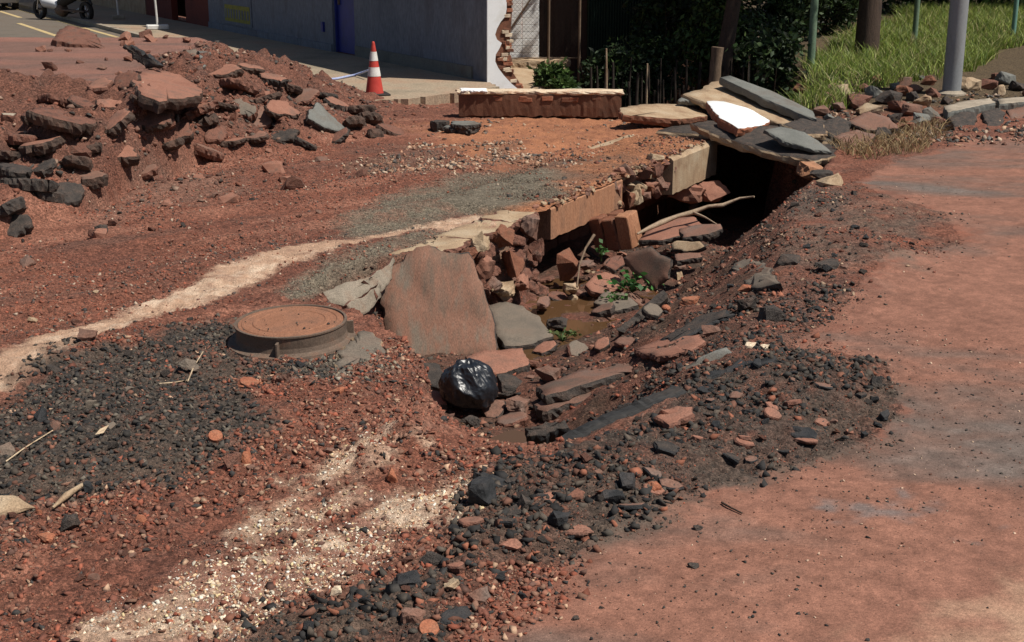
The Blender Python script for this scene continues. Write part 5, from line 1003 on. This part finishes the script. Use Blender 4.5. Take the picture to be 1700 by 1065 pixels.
q = PY(1090, 115, 22.9); shrub('shrub', (q.x, q.y, q.z), (.6, .3, .5), 1800, 'dark tangled shrub filling the ravine behind the stakes', G_DK, .12, 9)
q = PY(1110, 40, 24.5); shrub('shrub', (q.x, q.y, q.z), (.7, .5, .9), 2600, 'dark leafy shrub left of the sunlit shrub over the stakes', G_DK, .14, 6)
for k, (px, Y, z) in enumerate([(1330, 29, 1.1), (1400, 30, 1.2), (1480, 31, 1.3), (1560, 31, 1.4), (1640, 32, 1.5), (1700, 31, 1.6), (1760, 31, 1.6)]):
    x = PY(px, 20, Y).x; shrub('shrub', (x, Y, z+.5), (1.0, .6, 1.0), 2200, ['dark hedge shrub behind the left green post', 'dark hedge shrub left of the stout tree trunk', 'dark hedge shrub right of the stout tree trunk', 'dark hedge shrub behind the middle green post', 'dark hedge shrub right behind the lamp pole', 'dark hedge shrub behind the teal post', 'dark hedge shrub at the right frame edge'][k], G_DK, .16, 30+k)
GRDK = [(1282, 21.6, .35, 'dark low shrub at the ravine edge behind the kerb slab'), (1262, 23.0, .6, 'dark shrub behind the short pale stump'), (1296, 24.0, .9, 'dark weedy shrub left of the first green post'), (1325, 25.5, 1.1, 'dark weedy shrub behind the first green post'), (1375, 26.5, 1.2, 'dark weedy shrub between green post and stout trunk'), (1410, 27.6, 1.3, 'dark weedy shrub touching the stout trunk')]
for k, (px, Y, z, lb) in enumerate(GRDK):
    x = PY(px, 20, Y).x; shrub('shrub', (x, Y, z), (.55, .4, .55), 1800, lb, G_DK+[(.05, .08, .025)], .13, 60+k)
# weed leaves in the trench
wp = P(1048, 476, -.55); g = np.random.default_rng(3)
def weed(name, loc, R, n, size, label, pal):
    e = empty(name, loc, label, 'weed'); pos = g.normal(0, 1, (n, 3))*np.array(R); pos[:, 2] = np.abs(pos[:, 2])
    for i in range(n):
        V, Fq, Cc = leaves(pos[i:i+1], size, pal, .35, .75); add('leaf', mesh_np('leaf', V, Fq, M_['leaf'], Cc), e)
        if i % 3 == 0:
            bm = bmesh.new(); tube_bm(bm, [(0, 0, -.05), (*(pos[i]*.5)[:2], pos[i][2]*.7), tuple(pos[i])], [.005, .004, .002], 4); o = from_bm('stem', bm, M_['leaf'], e); me = o.data
            a = me.color_attributes.new('Col', 'FLOAT_COLOR', 'POINT'); a.data.foreach_set('color', np.tile([.06, .1, .03, 1], len(me.vertices)).astype(np.float32))
    return e
weed('broadleaf_weed', wp, (.085, .05, .06), 60, .06, 'bright green broad-leaved weed under the pointed slab', [(.05, .16, .035), (.07, .20, .05), (.035, .11, .025)])
weed('broadleaf_weed', P(1020, 494, -.58), (.05, .04, .03), 30, .045, 'tiny green sprout left of the bright weed by the puddle', [(.06, .13, .03), (.08, .15, .04)])
weed('broadleaf_weed', P(998, 424, -.45), (.03, .03, .07), 24, .05, 'small green sprout below the fallen brickwork', [(.05, .12, .03), (.07, .14, .04)])
weed('broadleaf_weed', P(935, 556, -.62), (.09, .04, .02), 40, .04, 'thin green weed along the near rim of the puddle', [(.07, .11, .03), (.10, .13, .04)])
# grass
def blades(n, samp, hmin, hmax, w, pal, bend=.5, zoff=0):
    x, y = samp(n); n = len(x); z = surf(x, y)+zoff; h = lr.uniform(hmin, hmax, n); a = lr.uniform(0, 6.283, n); ln = lr.uniform(.1, bend, n)*h; dx_, dy_ = np.cos(a)*ln, np.sin(a)*ln
    b = lr.uniform(0, 6.283, n); wx_, wy_ = np.cos(b)*w/2, np.sin(b)*w/2
    p = lambda X, Y, Z: np.stack([X, Y, Z], -1)
    v0 = p(x-wx_, y-wy_, z-.02); v1 = p(x+wx_, y+wy_, z-.02); v2 = p(x+dx_*.35+wx_*.8, y+dy_*.35+wy_*.8, z+h*.55); v3 = p(x+dx_*.35-wx_*.8, y+dy_*.35-wy_*.8, z+h*.55); v4 = p(x+dx_, y+dy_, z+h)
    V = np.stack([v0, v1, v2, v3, v4], 1).reshape(-1, 3); i = np.arange(n)[:, None]*5
    T = np.concatenate([i+np.array([[0, 1, 2]]), i+np.array([[0, 2, 3]]), i+np.array([[3, 2, 4]])])
    pal = np.array(pal); c = pal[lr.integers(0, len(pal), n)]*lr.uniform(.7, 1.3, (n, 1)); return V, T, np.repeat(c, 5, 0)
GP = poly_px([(1270, 160), (1300, 140), (1345, 118), (1400, 88), (1480, 60), (1540, 38), (1800, 22), (1800, 70), (1690, 86), (1600, 110), (1500, 127), (1400, 143), (1330, 158)], .35)
def samp_g(n):
    x = lr.uniform(3.5, 14, n); y = lr.uniform(18, 33, n); k = (sdf(GP, x, y)+.5*fbm(x, y, 400, 3)) < .1; k &= lr.random(n) < np.clip(.7+1.2*fbm(x*1.2, y*1.2, 401, 3), .12, 1); return x[k], y[k]
V, T, Cc = blades(190000, samp_g, .05, .32, .014, [(.19, .26, .035), (.27, .34, .06), (.12, .18, .03), (.30, .34, .09), (.38, .33, .15), (.08, .13, .025)], 1.4)
tag(add('grass', mesh_np('grass', V, T, M_['leaf'], Cc)), 'bright green grass covering the bank on the right', 'grass', kind='stuff')
SP = poly_px([(1395, 228), (1460, 218), (1560, 196), (1575, 212), (1550, 238), (1470, 252), (1410, 258)], .05)
def samp_s(n):
    x = lr.uniform(3, 8, n); y = lr.uniform(13, 18, n); k = (sdf(SP, x, y)+.25*fbm(x*3, y*3, 402, 3)) < .0; return x[k], y[k]
V, T, Cc = blades(16000, samp_s, .03, .16, .012, [(.30, .21, .10), (.38, .28, .15), (.22, .14, .07), (.16, .11, .06)], 2.2)
tag(add('dry_grass', mesh_np('dry_grass', V, T, M_['straw'], Cc)), 'straw coloured dry grass and roots along the broken road edge', 'dry grass', kind='stuff')
# ------------------------------------------------------------------ loose stones
rng = np.random.default_rng(7)
def hull_template(seed, npts=10, flat=.6):
    r = random.Random(seed); bm = bmesh.new()
    for i in range(npts):
        v = Vector((r.gauss(0, 1), r.gauss(0, 1), r.gauss(0, 1))).normalized()*r.uniform(.8, 1.1)
        bm.verts.new((v.x*r.uniform(.8, 1), v.y*.8, v.z*flat))
    g = bmesh.ops.convex_hull(bm, input=bm.verts[:])
    bmesh.ops.delete(bm, geom=[v for v in bm.verts if not v.link_faces], context='VERTS')
    bmesh.ops.triangulate(bm, faces=bm.faces[:]); bm.verts.index_update()
    V = np.array([v.co[:] for v in bm.verts]); T = np.array([[v.index for v in f.verts] for f in bm.faces]); bm.free()
    return V, T
TEMPL = [hull_template(i, 7+i % 3, .45+.06*(i % 5)) for i in range(14)]
def rotm(n, tilt):
    a = rng.uniform(0, 2*np.pi, n); b = rng.normal(0, tilt, n); c = rng.normal(0, tilt, n)
    ca, sa, cb, sb, cc, sc = np.cos(a), np.sin(a), np.cos(b), np.sin(b), np.cos(c), np.sin(c)
    z = np.zeros(n); o = np.ones(n)
    Rz = np.stack([np.stack([ca, -sa, z], -1), np.stack([sa, ca, z], -1), np.stack([z, z, o], -1)], 1)
    Rx = np.stack([np.stack([o, z, z], -1), np.stack([z, cb, -sb], -1), np.stack([z, sb, cb], -1)], 1)
    Ry = np.stack([np.stack([cc, z, sc], -1), np.stack([z, o, z], -1), np.stack([-sc, z, cc], -1)], 1)
    return Rz @ Rx @ Ry
def stones_mesh(name, x, y, z, size, cols, tilt=.5):
    n = len(x); R = rotm(n, tilt)*size[:, None, None]; tid = rng.integers(0, len(TEMPL), n)
    Vs, Fs, Cs, off = [], [], [], 0
    for k, (tv, tf) in enumerate(TEMPL):
        s = np.nonzero(tid == k)[0]
        if not len(s): continue
        v = np.einsum('nij,vj->nvi', R[s], tv) + np.stack([x[s], y[s], z[s]], -1)[:, None, :]
        f = tf[None] + (np.arange(len(s))*len(tv))[:, None, None] + off
        Vs.append(v.reshape(-1, 3)); Fs.append(f.reshape(-1, 3)); Cs.append(np.repeat(cols[s], len(tv), 0)); off += len(s)*len(tv)
    return mesh_np(name, np.concatenate(Vs), np.concatenate(Fs), M_['stone'], np.concatenate(Cs))
def scatter(name, n, box, maskf, smin, smax, pal, label, power=2.2, sink=.25, tilt=.5):
    """box in metres; maskf(M, x, y) gives the chance; sizes follow a power law"""
    x = rng.uniform(box[0], box[1], n); y = rng.uniform(box[2], box[3], n)
    k = np.abs(x) < y*.42+.6; x, y = x[k], y[k]
    k = rng.random(len(x)) < np.clip(maskf(zone_masks(x, y), x, y), 0, 1); x, y = x[k], y[k]
    n = len(x); u = rng.random(n); size = smin*(1+u**power*(smax/smin-1))
    pal = np.array([p[:3] for p in pal]); w = None
    ci = rng.integers(0, len(pal), n); c = pal[ci]*rng.uniform(.7, 1.25, (n, 1))
    z = surf(x, y)+size*(.35-sink)
    o = add(name, stones_mesh(name, x, y, z, size, c, tilt)); tag(o, label, 'gravel', kind='stuff')
    print('STONES', name, n); return o
P_RED = [(.23, .080, .049), (.29, .092, .055), (.18, .070, .047), (.25, .110, .072), (.13, .070, .053), (.22, .12, .082)]
P_DK = [(.028, .026, .025), (.048, .043, .038), (.066, .056, .046), (.095, .076, .060), (.038, .036, .034), (.14, .066, .045)]
P_PALE = [(.74, .62, .46), (.76, .70, .60), (.66, .52, .36), (.58, .40, .25), (.68, .60, .47), (.45, .25, .15), (.32, .13, .075), (.62, .48, .27), (.40, .34, .27)]
P_GREY = [(.20, .17, .125), (.15, .13, .10), (.25, .21, .15), (.11, .095, .08), (.19, .12, .085)]
P_RUB = [(.34, .19, .12), (.40, .27, .18), (.22, .12, .08), (.09, .075, .065), (.28, .14, .09), (.13, .10, .08), (.44, .33, .24)]
fb = lambda x, y, f, s: fbm(x*f, y*f, s, 3)
scatter('red_gravel', 100000, (-2.6, .3, 3.7, 7.6), lambda M, x, y: (.62+.9*fb(x, y, 2.2, 201))*(1-M['darkl']*.93)*(1-M['pale']*.8)*(1-M['ridge'])*(1-M['sand'])*(1-M['road'])*(1-M['trench']*.6),
        .0055, .031, P_RED+P_RED+[(.45, .29, .19), (.05, .046, .043)], 'red brick and laterite gravel strewn over the near left ground', 5.0)
scatter('road_gravel', 120000, (-5.5, 1.2, 7.2, 15.5), lambda M, x, y: (.30+.9*fb(x, y, 1.3, 202))*(1-M['darkl'])*(1-M['sand']*.93)*(1-M['road'])*(1-M['trench'])*(1-M['grey']*.8)*(1-M['mound']),
        .006, .026, P_RED+P_RED+[(.40, .30, .22), (.055, .05, .046), (.09, .075, .065)], 'mixed red gravel over the dug-up road bed', 4.5)
scatter('asphalt_crumbs', 30000, (-3.3, -.2, 5.0, 8.6), lambda M, x, y: M['darkl']*(.75+.6*fb(x, y, 3, 203)), .008, .031, P_DK+P_DK+[(.13, .11, .085)], 'grey black asphalt crumbs spread below the manhole', 2.4)
scatter('ridge_crumbs', 75000, (-1.2, 2.6, 3.7, 8.8), lambda M, x, y: (M['ridge']*.85+M['mix']*.5)*(.5+1.7*fb(x, y, 2.5, 204))*(1-.85*M['road']*(1-M['ridge'])), .0045, .042, P_DK[:1]+P_DK+P_DK+[(.19, .085, .055), (.26, .10, .06)], 'black asphalt crumbs in the ridge beside the road', 4.5)
scatter('pale_gravel', 60000, (-1.9, .3, 3.7, 7.2), lambda M, x, y: M['pale']*(.42+1.9*fb(x, y, 2.6, 205)), .0032, .017, P_PALE, 'pale cream gravel spilled in a band along the trench end', 4.0)
scatter('grey_grit', 50000, (-2.2, 1.2, 8.3, 14.2), lambda M, x, y: np.maximum(M['grey'], M['grey2'])*.9, .006, .013, P_GREY, 'fine grey grit spread beside the culvert deck', 2.5)
scatter('deck_rubble', 30000, (-2.4, 2.6, 11.5, 19.2), lambda M, x, y: (M['rub']*(.5+1.4*fb(x, y, 1.6, 206))+M['deck']*.10*(fb(x, y, 2, 207) > .05))*(1-M['grey']), .012, .05, P_RUB, 'pinkish tan rubble bits on the culvert deck', 3.0)
scatter('bank_rubble', 70000, (-1.5, 5, 5.6, 16), lambda M, x, y: (M['trench']*.55*(.6+1.2*fb(x, y, 1.7, 208)))*(1-.5*M['ridge']), .007, .04, P_RED+P_DK+[(.34, .2, .13), (.13, .08, .06)], 'red and black rubble bits on the trench banks', 3.6)
scatter('dark_bank_crumbs', 50000, (.8, 5.5, 6.3, 15.5), lambda M, x, y: np.maximum(np.maximum(M['dark2']*.5, M['dark3']*.8), M['mix']*.7)*(.6+1.4*fb(x, y, 1.8, 209)), .007, .030, P_DK+P_RED[:3]+[(.35, .24, .16)], 'dark crumbs over the upper right bank', 3.4)
scatter('mound_rubble', 85000, (-9, -.8, 9.2, 20.5), lambda M, x, y: (M['mound']*.9+.2*(M['lite']))*(1-M['plateau'])*(.55+1.1*fb(x, y, 1.2, 210)), .010, .062, [(.19, .072, .046), (.22, .085, .053), (.15, .064, .045), (.20, .095, .065), (.11, .062, .048), (.17, .10, .072), (.10, .075, .06), (.07, .06, .052), (.18, .08, .055), (.33, .22, .16)], 'red earth and rubble bits on the spoil mound', 3.4)
scatter('road_specks', 45000, (-.5, 6, 3.7, 14), lambda M, x, y: M['road']*np.clip(.03+.12*(fb(x, y, 1.4, 211) > .12)+.6*M['dark2']+.75*sst(.45, .0, sdfb(Z_RIDGE, x, y, 1))**2, 0, 1), .003, .014, P_DK+[(.2, .09, .06), (.5, .35, .25)], 'small dark crumbs scattered over the muddy road', 4)
scatter('kerb_rubble', 24000, (3.2, 10, 13.6, 21), lambda M, x, y: (1-M['trench'])*sst(15.4, 16.0, y+.10*(x-4.5))*sst(20.0, 18.2, y)*(.5+1.4*fb(x, y, 1.5, 212)), .015, .075, P_RUB+P_DK+[(.16, .15, .135)], 'broken kerb and asphalt bits below the grass bank', 3)
scatter('crust_grit', 9000, (-2, 0, 5.8, 8.6), lambda M, x, y: M['crust']*.9, .006, .03, P_GREY+[(.26, .22, .17), (.32, .28, .22)], 'crusty grey mortar bits around the manhole collar', 2.6)
scatter('ridge_fines', 90000, (-1.2, 2.8, 3.7, 8.8), lambda M, x, y: np.clip(M['ridge']*.8+M['mix']*.5, 0, 1)*(.6+.8*fb(x, y, 4, 214)), .0035, .010, P_DK+P_DK+P_RED[:3]+[(.22, .12, .08)], 'fine dark grit between the larger crumbs of the ridge', 2.0)
_a = rng.uniform(0, 6.28, 22); _r = .30*np.sqrt(rng.random(22)); _x = -1.315+_r*np.cos(_a); _y = 7.58+_r*np.sin(_a)-.03; _s = rng.uniform(.004, .013, 22)
tag(add('lid_crumbs', stones_mesh('lid_crumbs', _x, _y, np.full(22, .018+.112)+_s*.3, _s, np.array(P_DK)[rng.integers(0, 5, 22)])), 'dark crumbs scattered on top of the manhole cover', 'gravel', kind='stuff')
# ------------------------------------------------------------------ single stones one can point to
ss = [(145, 556, 34, 20, 'mudskin', 'grey brown stone lying on the pale sand strip'), (90, 612, 26, 22, 'asph', 'dark stone below the sand strip near the left edge'), (314, 608, 30, 24, 'greyskin', 'grey stone in the black crumbs left of the manhole'),
 (68, 690, 26, 24, 'black', 'blue black lump among the crumbs at the left'), (12, 748, 34, 28, 'greyskin', 'grey lump at the left frame edge'), (28, 838, 66, 24, 'conctan', 'long tan stone at the left frame edge'), (76, 892, 34, 15, 'brick', 'red brick shard near the left frame edge'),
 (120, 868, 34, 30, 'asph', 'dark lump right of the red brick shard'), (146, 808, 24, 18, 'black', 'black lump above the long splinter'), (386, 762, 32, 26, 'asphred', 'reddish lump below the red disc'), (408, 760, 20, 24, 'brick', 'small red lump right of the reddish lump'),
 (800, 815, 58, 42, 'black', 'square black asphalt lump at the near tip of the trench'), (926, 860, 38, 30, 'black', 'black lump in the crumb ridge nearest the road'), (1016, 826, 42, 28, 'black', 'smooth blue black lump in the crumb ridge'), (1040, 796, 34, 24, 'black', 'hollow looking black lump in the crumb ridge'),
 (956, 816, 26, 26, 'redskin', 'brown chip between two black lumps in the ridge'), (1088, 808, 30, 16, 'brick', 'orange brick shard in the crumb ridge'), (848, 902, 44, 15, 'redskin', 'flat brown chip on the ridge slope'), (972, 880, 44, 12, 'redskin', 'thin brown chip at the ridge foot'),
 (792, 986, 48, 26, 'mudskin', 'brown slab chip low on the ridge'), (684, 1022, 44, 30, 'mudskin', 'two toned lump near the bottom edge'), (748, 970, 30, 20, 'conctan', 'tan chip on the black ridge'), (724, 926, 46, 22, 'asph', 'flat dark lump on the ridge above the tan chip'),
 (676, 966, 50, 26, 'black', 'black lump at the pale gravel edge'), (870, 832, 32, 24, 'asph', 'dark lump in the ridge left of the brown chip'), (1466, 688, 22, 18, 'black', 'black lump at the right tip of the crumb ridge'), (1428, 602, 20, 16, 'asph', 'small dark stone alone on the road by the ridge tip'),
 (1452, 632, 26, 20, 'asph', 'dark jagged lump above the right tip of the ridge'), (1150, 938, 18, 13, 'asph', 'dark pebble alone on the muddy road'), (1158, 876, 18, 10, 'asph', 'flat dark pebble on the road above the lone pebble'), (868, 990, 22, 16, 'black', 'black pebble just off the ridge on the road'),
 (955, 1026, 14, 9, 'asph', 'small dark pebble near the bottom edge of the road'), (168, 382, 26, 18, 'asph', 'dark stone alone on the road bed below the mound'), (45, 432, 28, 18, 'mudskin', 'brown stone on the road bed near the left edge'), (560, 982, 26, 20, 'plaster', 'large cream pebble at the lower edge of the pale gravel'),
 (636, 880, 16, 18, 'plaster', 'cream pebble in the middle of the pale gravel'), (1246, 574, 20, 12, 'plaster', 'white pebble uphill of the grey timber offcut'), (1270, 576, 16, 10, 'plaster', 'cream pebble right of the white pebble'), (650, 790, 22, 24, 'brick', 'round red lump below the clay bulge'),
 (560, 648, 26, 14, 'brick', 'red brick shard below the manhole'), (412, 634, 44, 12, 'brick', 'flat red brick shard left below the manhole'), (476, 625, 40, 22, 'mudskin', 'brown lump in front of the manhole'), (1145, 500, 34, 14, 'brick', 'red brick shard on the right bank above the puddle'),
 (1105, 512, 18, 14, 'brick', 'small red lump left of the brick shard on the right bank'), (1240, 478, 26, 12, 'brick', 'red shard touching the embedded grey slab'), (1110, 688, 44, 26, 'redskin', 'reddish lump beside the charred plank'), (1000, 1010, 12, 8, 'asph', 'tiny dark pebble near the bottom of the road'),
 (1380, 300, 44, 20, 'conctan', 'orange tan rubble lump on the upper road edge'), (1362, 290, 40, 14, 'asph', 'dark flat chip beside the orange tan rubble lump'), (1240, 505, 40, 28, 'asph', 'dark crumbly lump on the right bank'), (1280, 520, 46, 26, 'asph', 'second dark crumbly lump on the right bank'),
 (1370, 440, 46, 18, 'asph', 'long dark lump high on the right bank'), (1310, 430, 40, 18, 'asph', 'dark lump right of the embedded grey slab'), (1180, 548, 30, 18, 'mudskin', 'brown lump below the red brick shard on the right bank')]
for i, (a, b, w, h, m, lb) in enumerate(ss):
    p = hit(a, b+h*.35); k = depth(p)/F; rock_at('stone', p+Vector((0, 0, h*k*.28)), (w*k*1.15, w*k*.9, h*k*1.3), m, lb, 'stone', 1200+i, rr.uniform(0, 6) if w/h < 1.6 else rr.uniform(-.3, .3), (rr.uniform(-.2, .2), rr.uniform(-.2, .2)), rough=.08, pts=14)
for a, b, r_, lb in ((358, 731, 12, 'round flat terracotta disc on the black crumbs'), (712, 1053, 17, 'round flat terracotta disc at the bottom edge')):
    p = hit(a, b); k = depth(p)/F; bm = bmesh.new(); lathe_bm(bm, [(0, -.012), (r_*k, -.012), (r_*k*1.03, 0), (r_*k*.95, .012), (0, .013)], 22); o = from_bm('terracotta_disc', bm, M_['brick'], loc=p+Vector((0, 0, .02))); o.rotation_euler = (math.radians(30), .2, 0); tag(o, lb, 'disc')
stick('splinter', [hit(88, 850)+Vector((0, 0, .02)), hit(112, 834)+Vector((0, 0, .035)), hit(138, 815)+Vector((0, 0, .03))], [.006, .016, .009], 'conctan', 'tan wood splinter lying on red gravel at the left', 'splinter', .3)
for k, (pp, lb) in enumerate([([(1198, 838), (1212, 846), (1232, 856)], 'thin dark twig lying on the muddy road'), ([(312, 636), (322, 618), (338, 598)], 'pale straw standing in the crumbs left of the manhole'), ([(10, 770), (40, 748), (88, 718)], 'long pale straw on the crumbs at the left'), ([(265, 640), (290, 638), (312, 634)], 'short pale straw lying on the crumbs')]):
    stick('twig', [hit(a, b)+Vector((0, 0, .012+.02*(k == 1)*q)) for q, (a, b) in enumerate(pp)], [.004, .004, .003] if k else [.006, .005, .004], 'bark' if k == 0 else 'wood', lb, 'twig', .2, 5)
p = hit(170, 728); V = np.array([[-.035, 0, 0], [0, -.012, .012], [.045, .02, .02], [.0, .022, .006]]); o = add('dry_leaf', mesh_np('dry_leaf', V, [[0, 1, 2, 3]], M_['wood']), loc=p+Vector((0, 0, .03))); o.rotation_euler = (.5, 0, .8); tag(o, 'curled tan dry leaf on the black crumbs', 'leaf')
# loose lumps: many alike
TM = {}
def lump_mesh(mat, v):
    if (mat, v) not in TM:
        bm = rock_bm(1, .8, .62, 40+v*3+len(mat), 13, .09, 1); me = bpy.data.meshes.new('lump'); bm.to_mesh(me); bm.free(); me.materials.append(M_[mat]); TM[(mat, v)] = me
    return TM[(mat, v)]
def lumps(name, n, poly, smin, smax, mats, label, cat, group, maskname=None, seed=1):
    g2 = np.random.default_rng(seed); lo, hi = poly.min(0), poly.max(0); c = 0; t = 0
    while c < n and t < 6000:
        t += 1; x, y = g2.uniform(lo[0], hi[0]), g2.uniform(lo[1], hi[1])
        if abs(x) > y*.41+.2 or sdf(poly, np.array([x]), np.array([y]))[0] > 0: continue
        s = smin*(smax/smin)**(g2.random()**1.7); mm = mats[g2.integers(len(mats))]; o = add(name, lump_mesh(mm, int(g2.integers(5))), loc=(x, y, surf(x, y)[0]+s*.14)); o.scale = (s, s, s*g2.uniform(.7, 1.1)); o.rotation_euler = (g2.normal(0, .3), g2.normal(0, .3), g2.uniform(0, 6.28)); tag(o, ('smaller ' if s < (smin*smax)**.5 else 'larger ')+CW[mm]+' '+label, cat, group); c += 1
lumps('asphalt_lump', 60, Z_DARKL, .035, .075, ['asph', 'asph', 'black', 'mudskin', 'greyskin'], 'asphalt lump in the black crumbs beside the manhole', 'asphalt lump', 'asphalt lumps beside the manhole', seed=1)
lumps('asphalt_lump', 80, Z_RIDGE, .03, .085, ['asph', 'black', 'black', 'mudskin', 'asphred'], 'asphalt lump in the black ridge along the road', 'asphalt lump', 'asphalt lumps in the ridge along the road', seed=2)
Z_NEARL = poly_px([(-20, 850), (250, 805), (430, 720), (640, 640), (690, 700), (500, 790), (380, 905), (150, 1090), (-20, 1090)])
lumps('brick_lump', 55, Z_NEARL, .022, .06, ['brick', 'asphred', 'asphred', 'brickdk', 'mudskin'], 'lump in the red gravel at the lower left', 'red lump', 'red lumps in the gravel at the lower left', seed=3)
Z_BANK = poly_px([(1080, 600), (1110, 500), (1200, 430), (1300, 350), (1440, 320), (1540, 400), (1420, 480), (1300, 570), (1200, 600)])
lumps('bank_lump', 70, Z_BANK, .03, .10, ['asph', 'asph', 'mudskin', 'asphred', 'black'], 'lump strewn on the upper right bank', 'bank lump', 'dark lumps on the right bank', seed=4)
Z_WALLF = poly_px([(880, 690), (830, 640), (870, 580), (960, 560), (1050, 560), (1060, 600), (960, 690), (860, 760)], -.5)
lumps('trench_lump', 45, Z_WALLF, .03, .11, ['asph', 'mudskin', 'asphred', 'brickdk', 'redskin'], 'lump on the near trench slope', 'trench lump', 'muddy lumps on the near trench slope', seed=5)
Z_MND = poly_px([(0, 300), (0, 150), (200, 130), (330, 110), (450, 140), (560, 190), (640, 225), (500, 250), (350, 260), (250, 295), (120, 350)], .45)
lumps('spoil_lump', 64, Z_MND, .09, .30, ['redskin', 'asphred', 'redskin', 'mudskin', 'asphred'], 'lump of earth and asphalt on the spoil mound', 'spoil lump', 'red dusty lumps on the spoil mound', seed=6)
Z_LFT = poly_px([(0, 400), (60, 380), (200, 330), (420, 270), (600, 260), (560, 360), (300, 460), (0, 580)])
lumps('road_stone', 50, Z_LFT, .03, .09, ['redskin', 'asphred', 'mudskin', 'asph', 'conctan'], 'stone lying loose on the dug-up red road bed', 'stone', 'loose stones on the red road bed', seed=7)
Z_FLR = poly_px([(900, 500), (930, 440), (1000, 400), (1100, 350), (1180, 340), (1150, 420), (1110, 480), (1050, 520), (960, 500)], -.55)
lumps('floor_lump', 60, Z_FLR, .04, .2, ['asph', 'mudskin', 'asphred', 'brickdk', 'conctan', 'redskin'], 'rubble lump on the trench floor near the deck', 'rubble lump', 'rubble lumps on the trench floor', seed=8)
g3 = random.Random(4); c = 0
while c < 45:
    a, b = g3.uniform(700, 1460), g3.uniform(590, 1040)
    q = P(a, b)
    if sdf(Z_RIDGE, np.array([q.x]), np.array([q.y]))[0] > -.05: continue
    q = hit(a, b); w = g3.uniform(.05, .15); m = g3.choice(['asph', 'black', 'redskin', 'mudskin', 'asph'])
    slab_at('asphalt_flake', q+Vector((0, 0, .018)), w, w*g3.uniform(.5, .9), g3.uniform(.015, .03), (m, 'black' if m != 'redskin' else 'asphred'), f"{'small' if w < .1 else 'wide'} {CW[m]} flat flake lying on the black crumb ridge", 'asphalt flake', g3.uniform(0, 360), g3.uniform(-14, 18), g3.uniform(-14, 14), 2000+c, 'flat flakes on the crumb ridge', jag=w*.05); c += 1
g4 = random.Random(9); TL = ['left of the brickwork', 'below the brickwork']
spots = [(905, 470), (930, 500), (960, 492), (1000, 520), (1060, 505), (985, 425), (1020, 445), (1090, 445), (1130, 445), (1105, 395), (1045, 400), (1150, 345), (1180, 360), (1085, 525), (860, 560), (905, 585), (960, 590), (1000, 580), (1040, 575), (820, 690), (850, 705), (830, 660), (880, 610), (760, 640)]
for i, (a, b) in enumerate(spots):
    q = hit(a, b); w = g4.uniform(.14, .32); m = g4.choice(['mudskin', 'redskin', 'asphred', 'mudskin', 'greyskin'])
    zone = 'near the pale root' if a > 1095 else ('by the pointed slab' if a > 1015 and b < 530 else ('between the road edge and the puddle' if b < 530 else ('on the slope below the puddle' if b < 600 else 'beside the bin bag')))
    slab_at('rubble_slab', q+Vector((0, 0, .05)), w, w*g4.uniform(.6, .95), g4.uniform(.035, .07), (m, 'asph' if i % 2 else 'asphred'), f"{'small' if w < .22 else 'broad'} {CW[m]} tilted slab {zone}", 'rubble slab', g4.uniform(0, 360), g4.uniform(0, 40), g4.uniform(-30, 30), 3000+i, 'tilted slabs choking the trench')
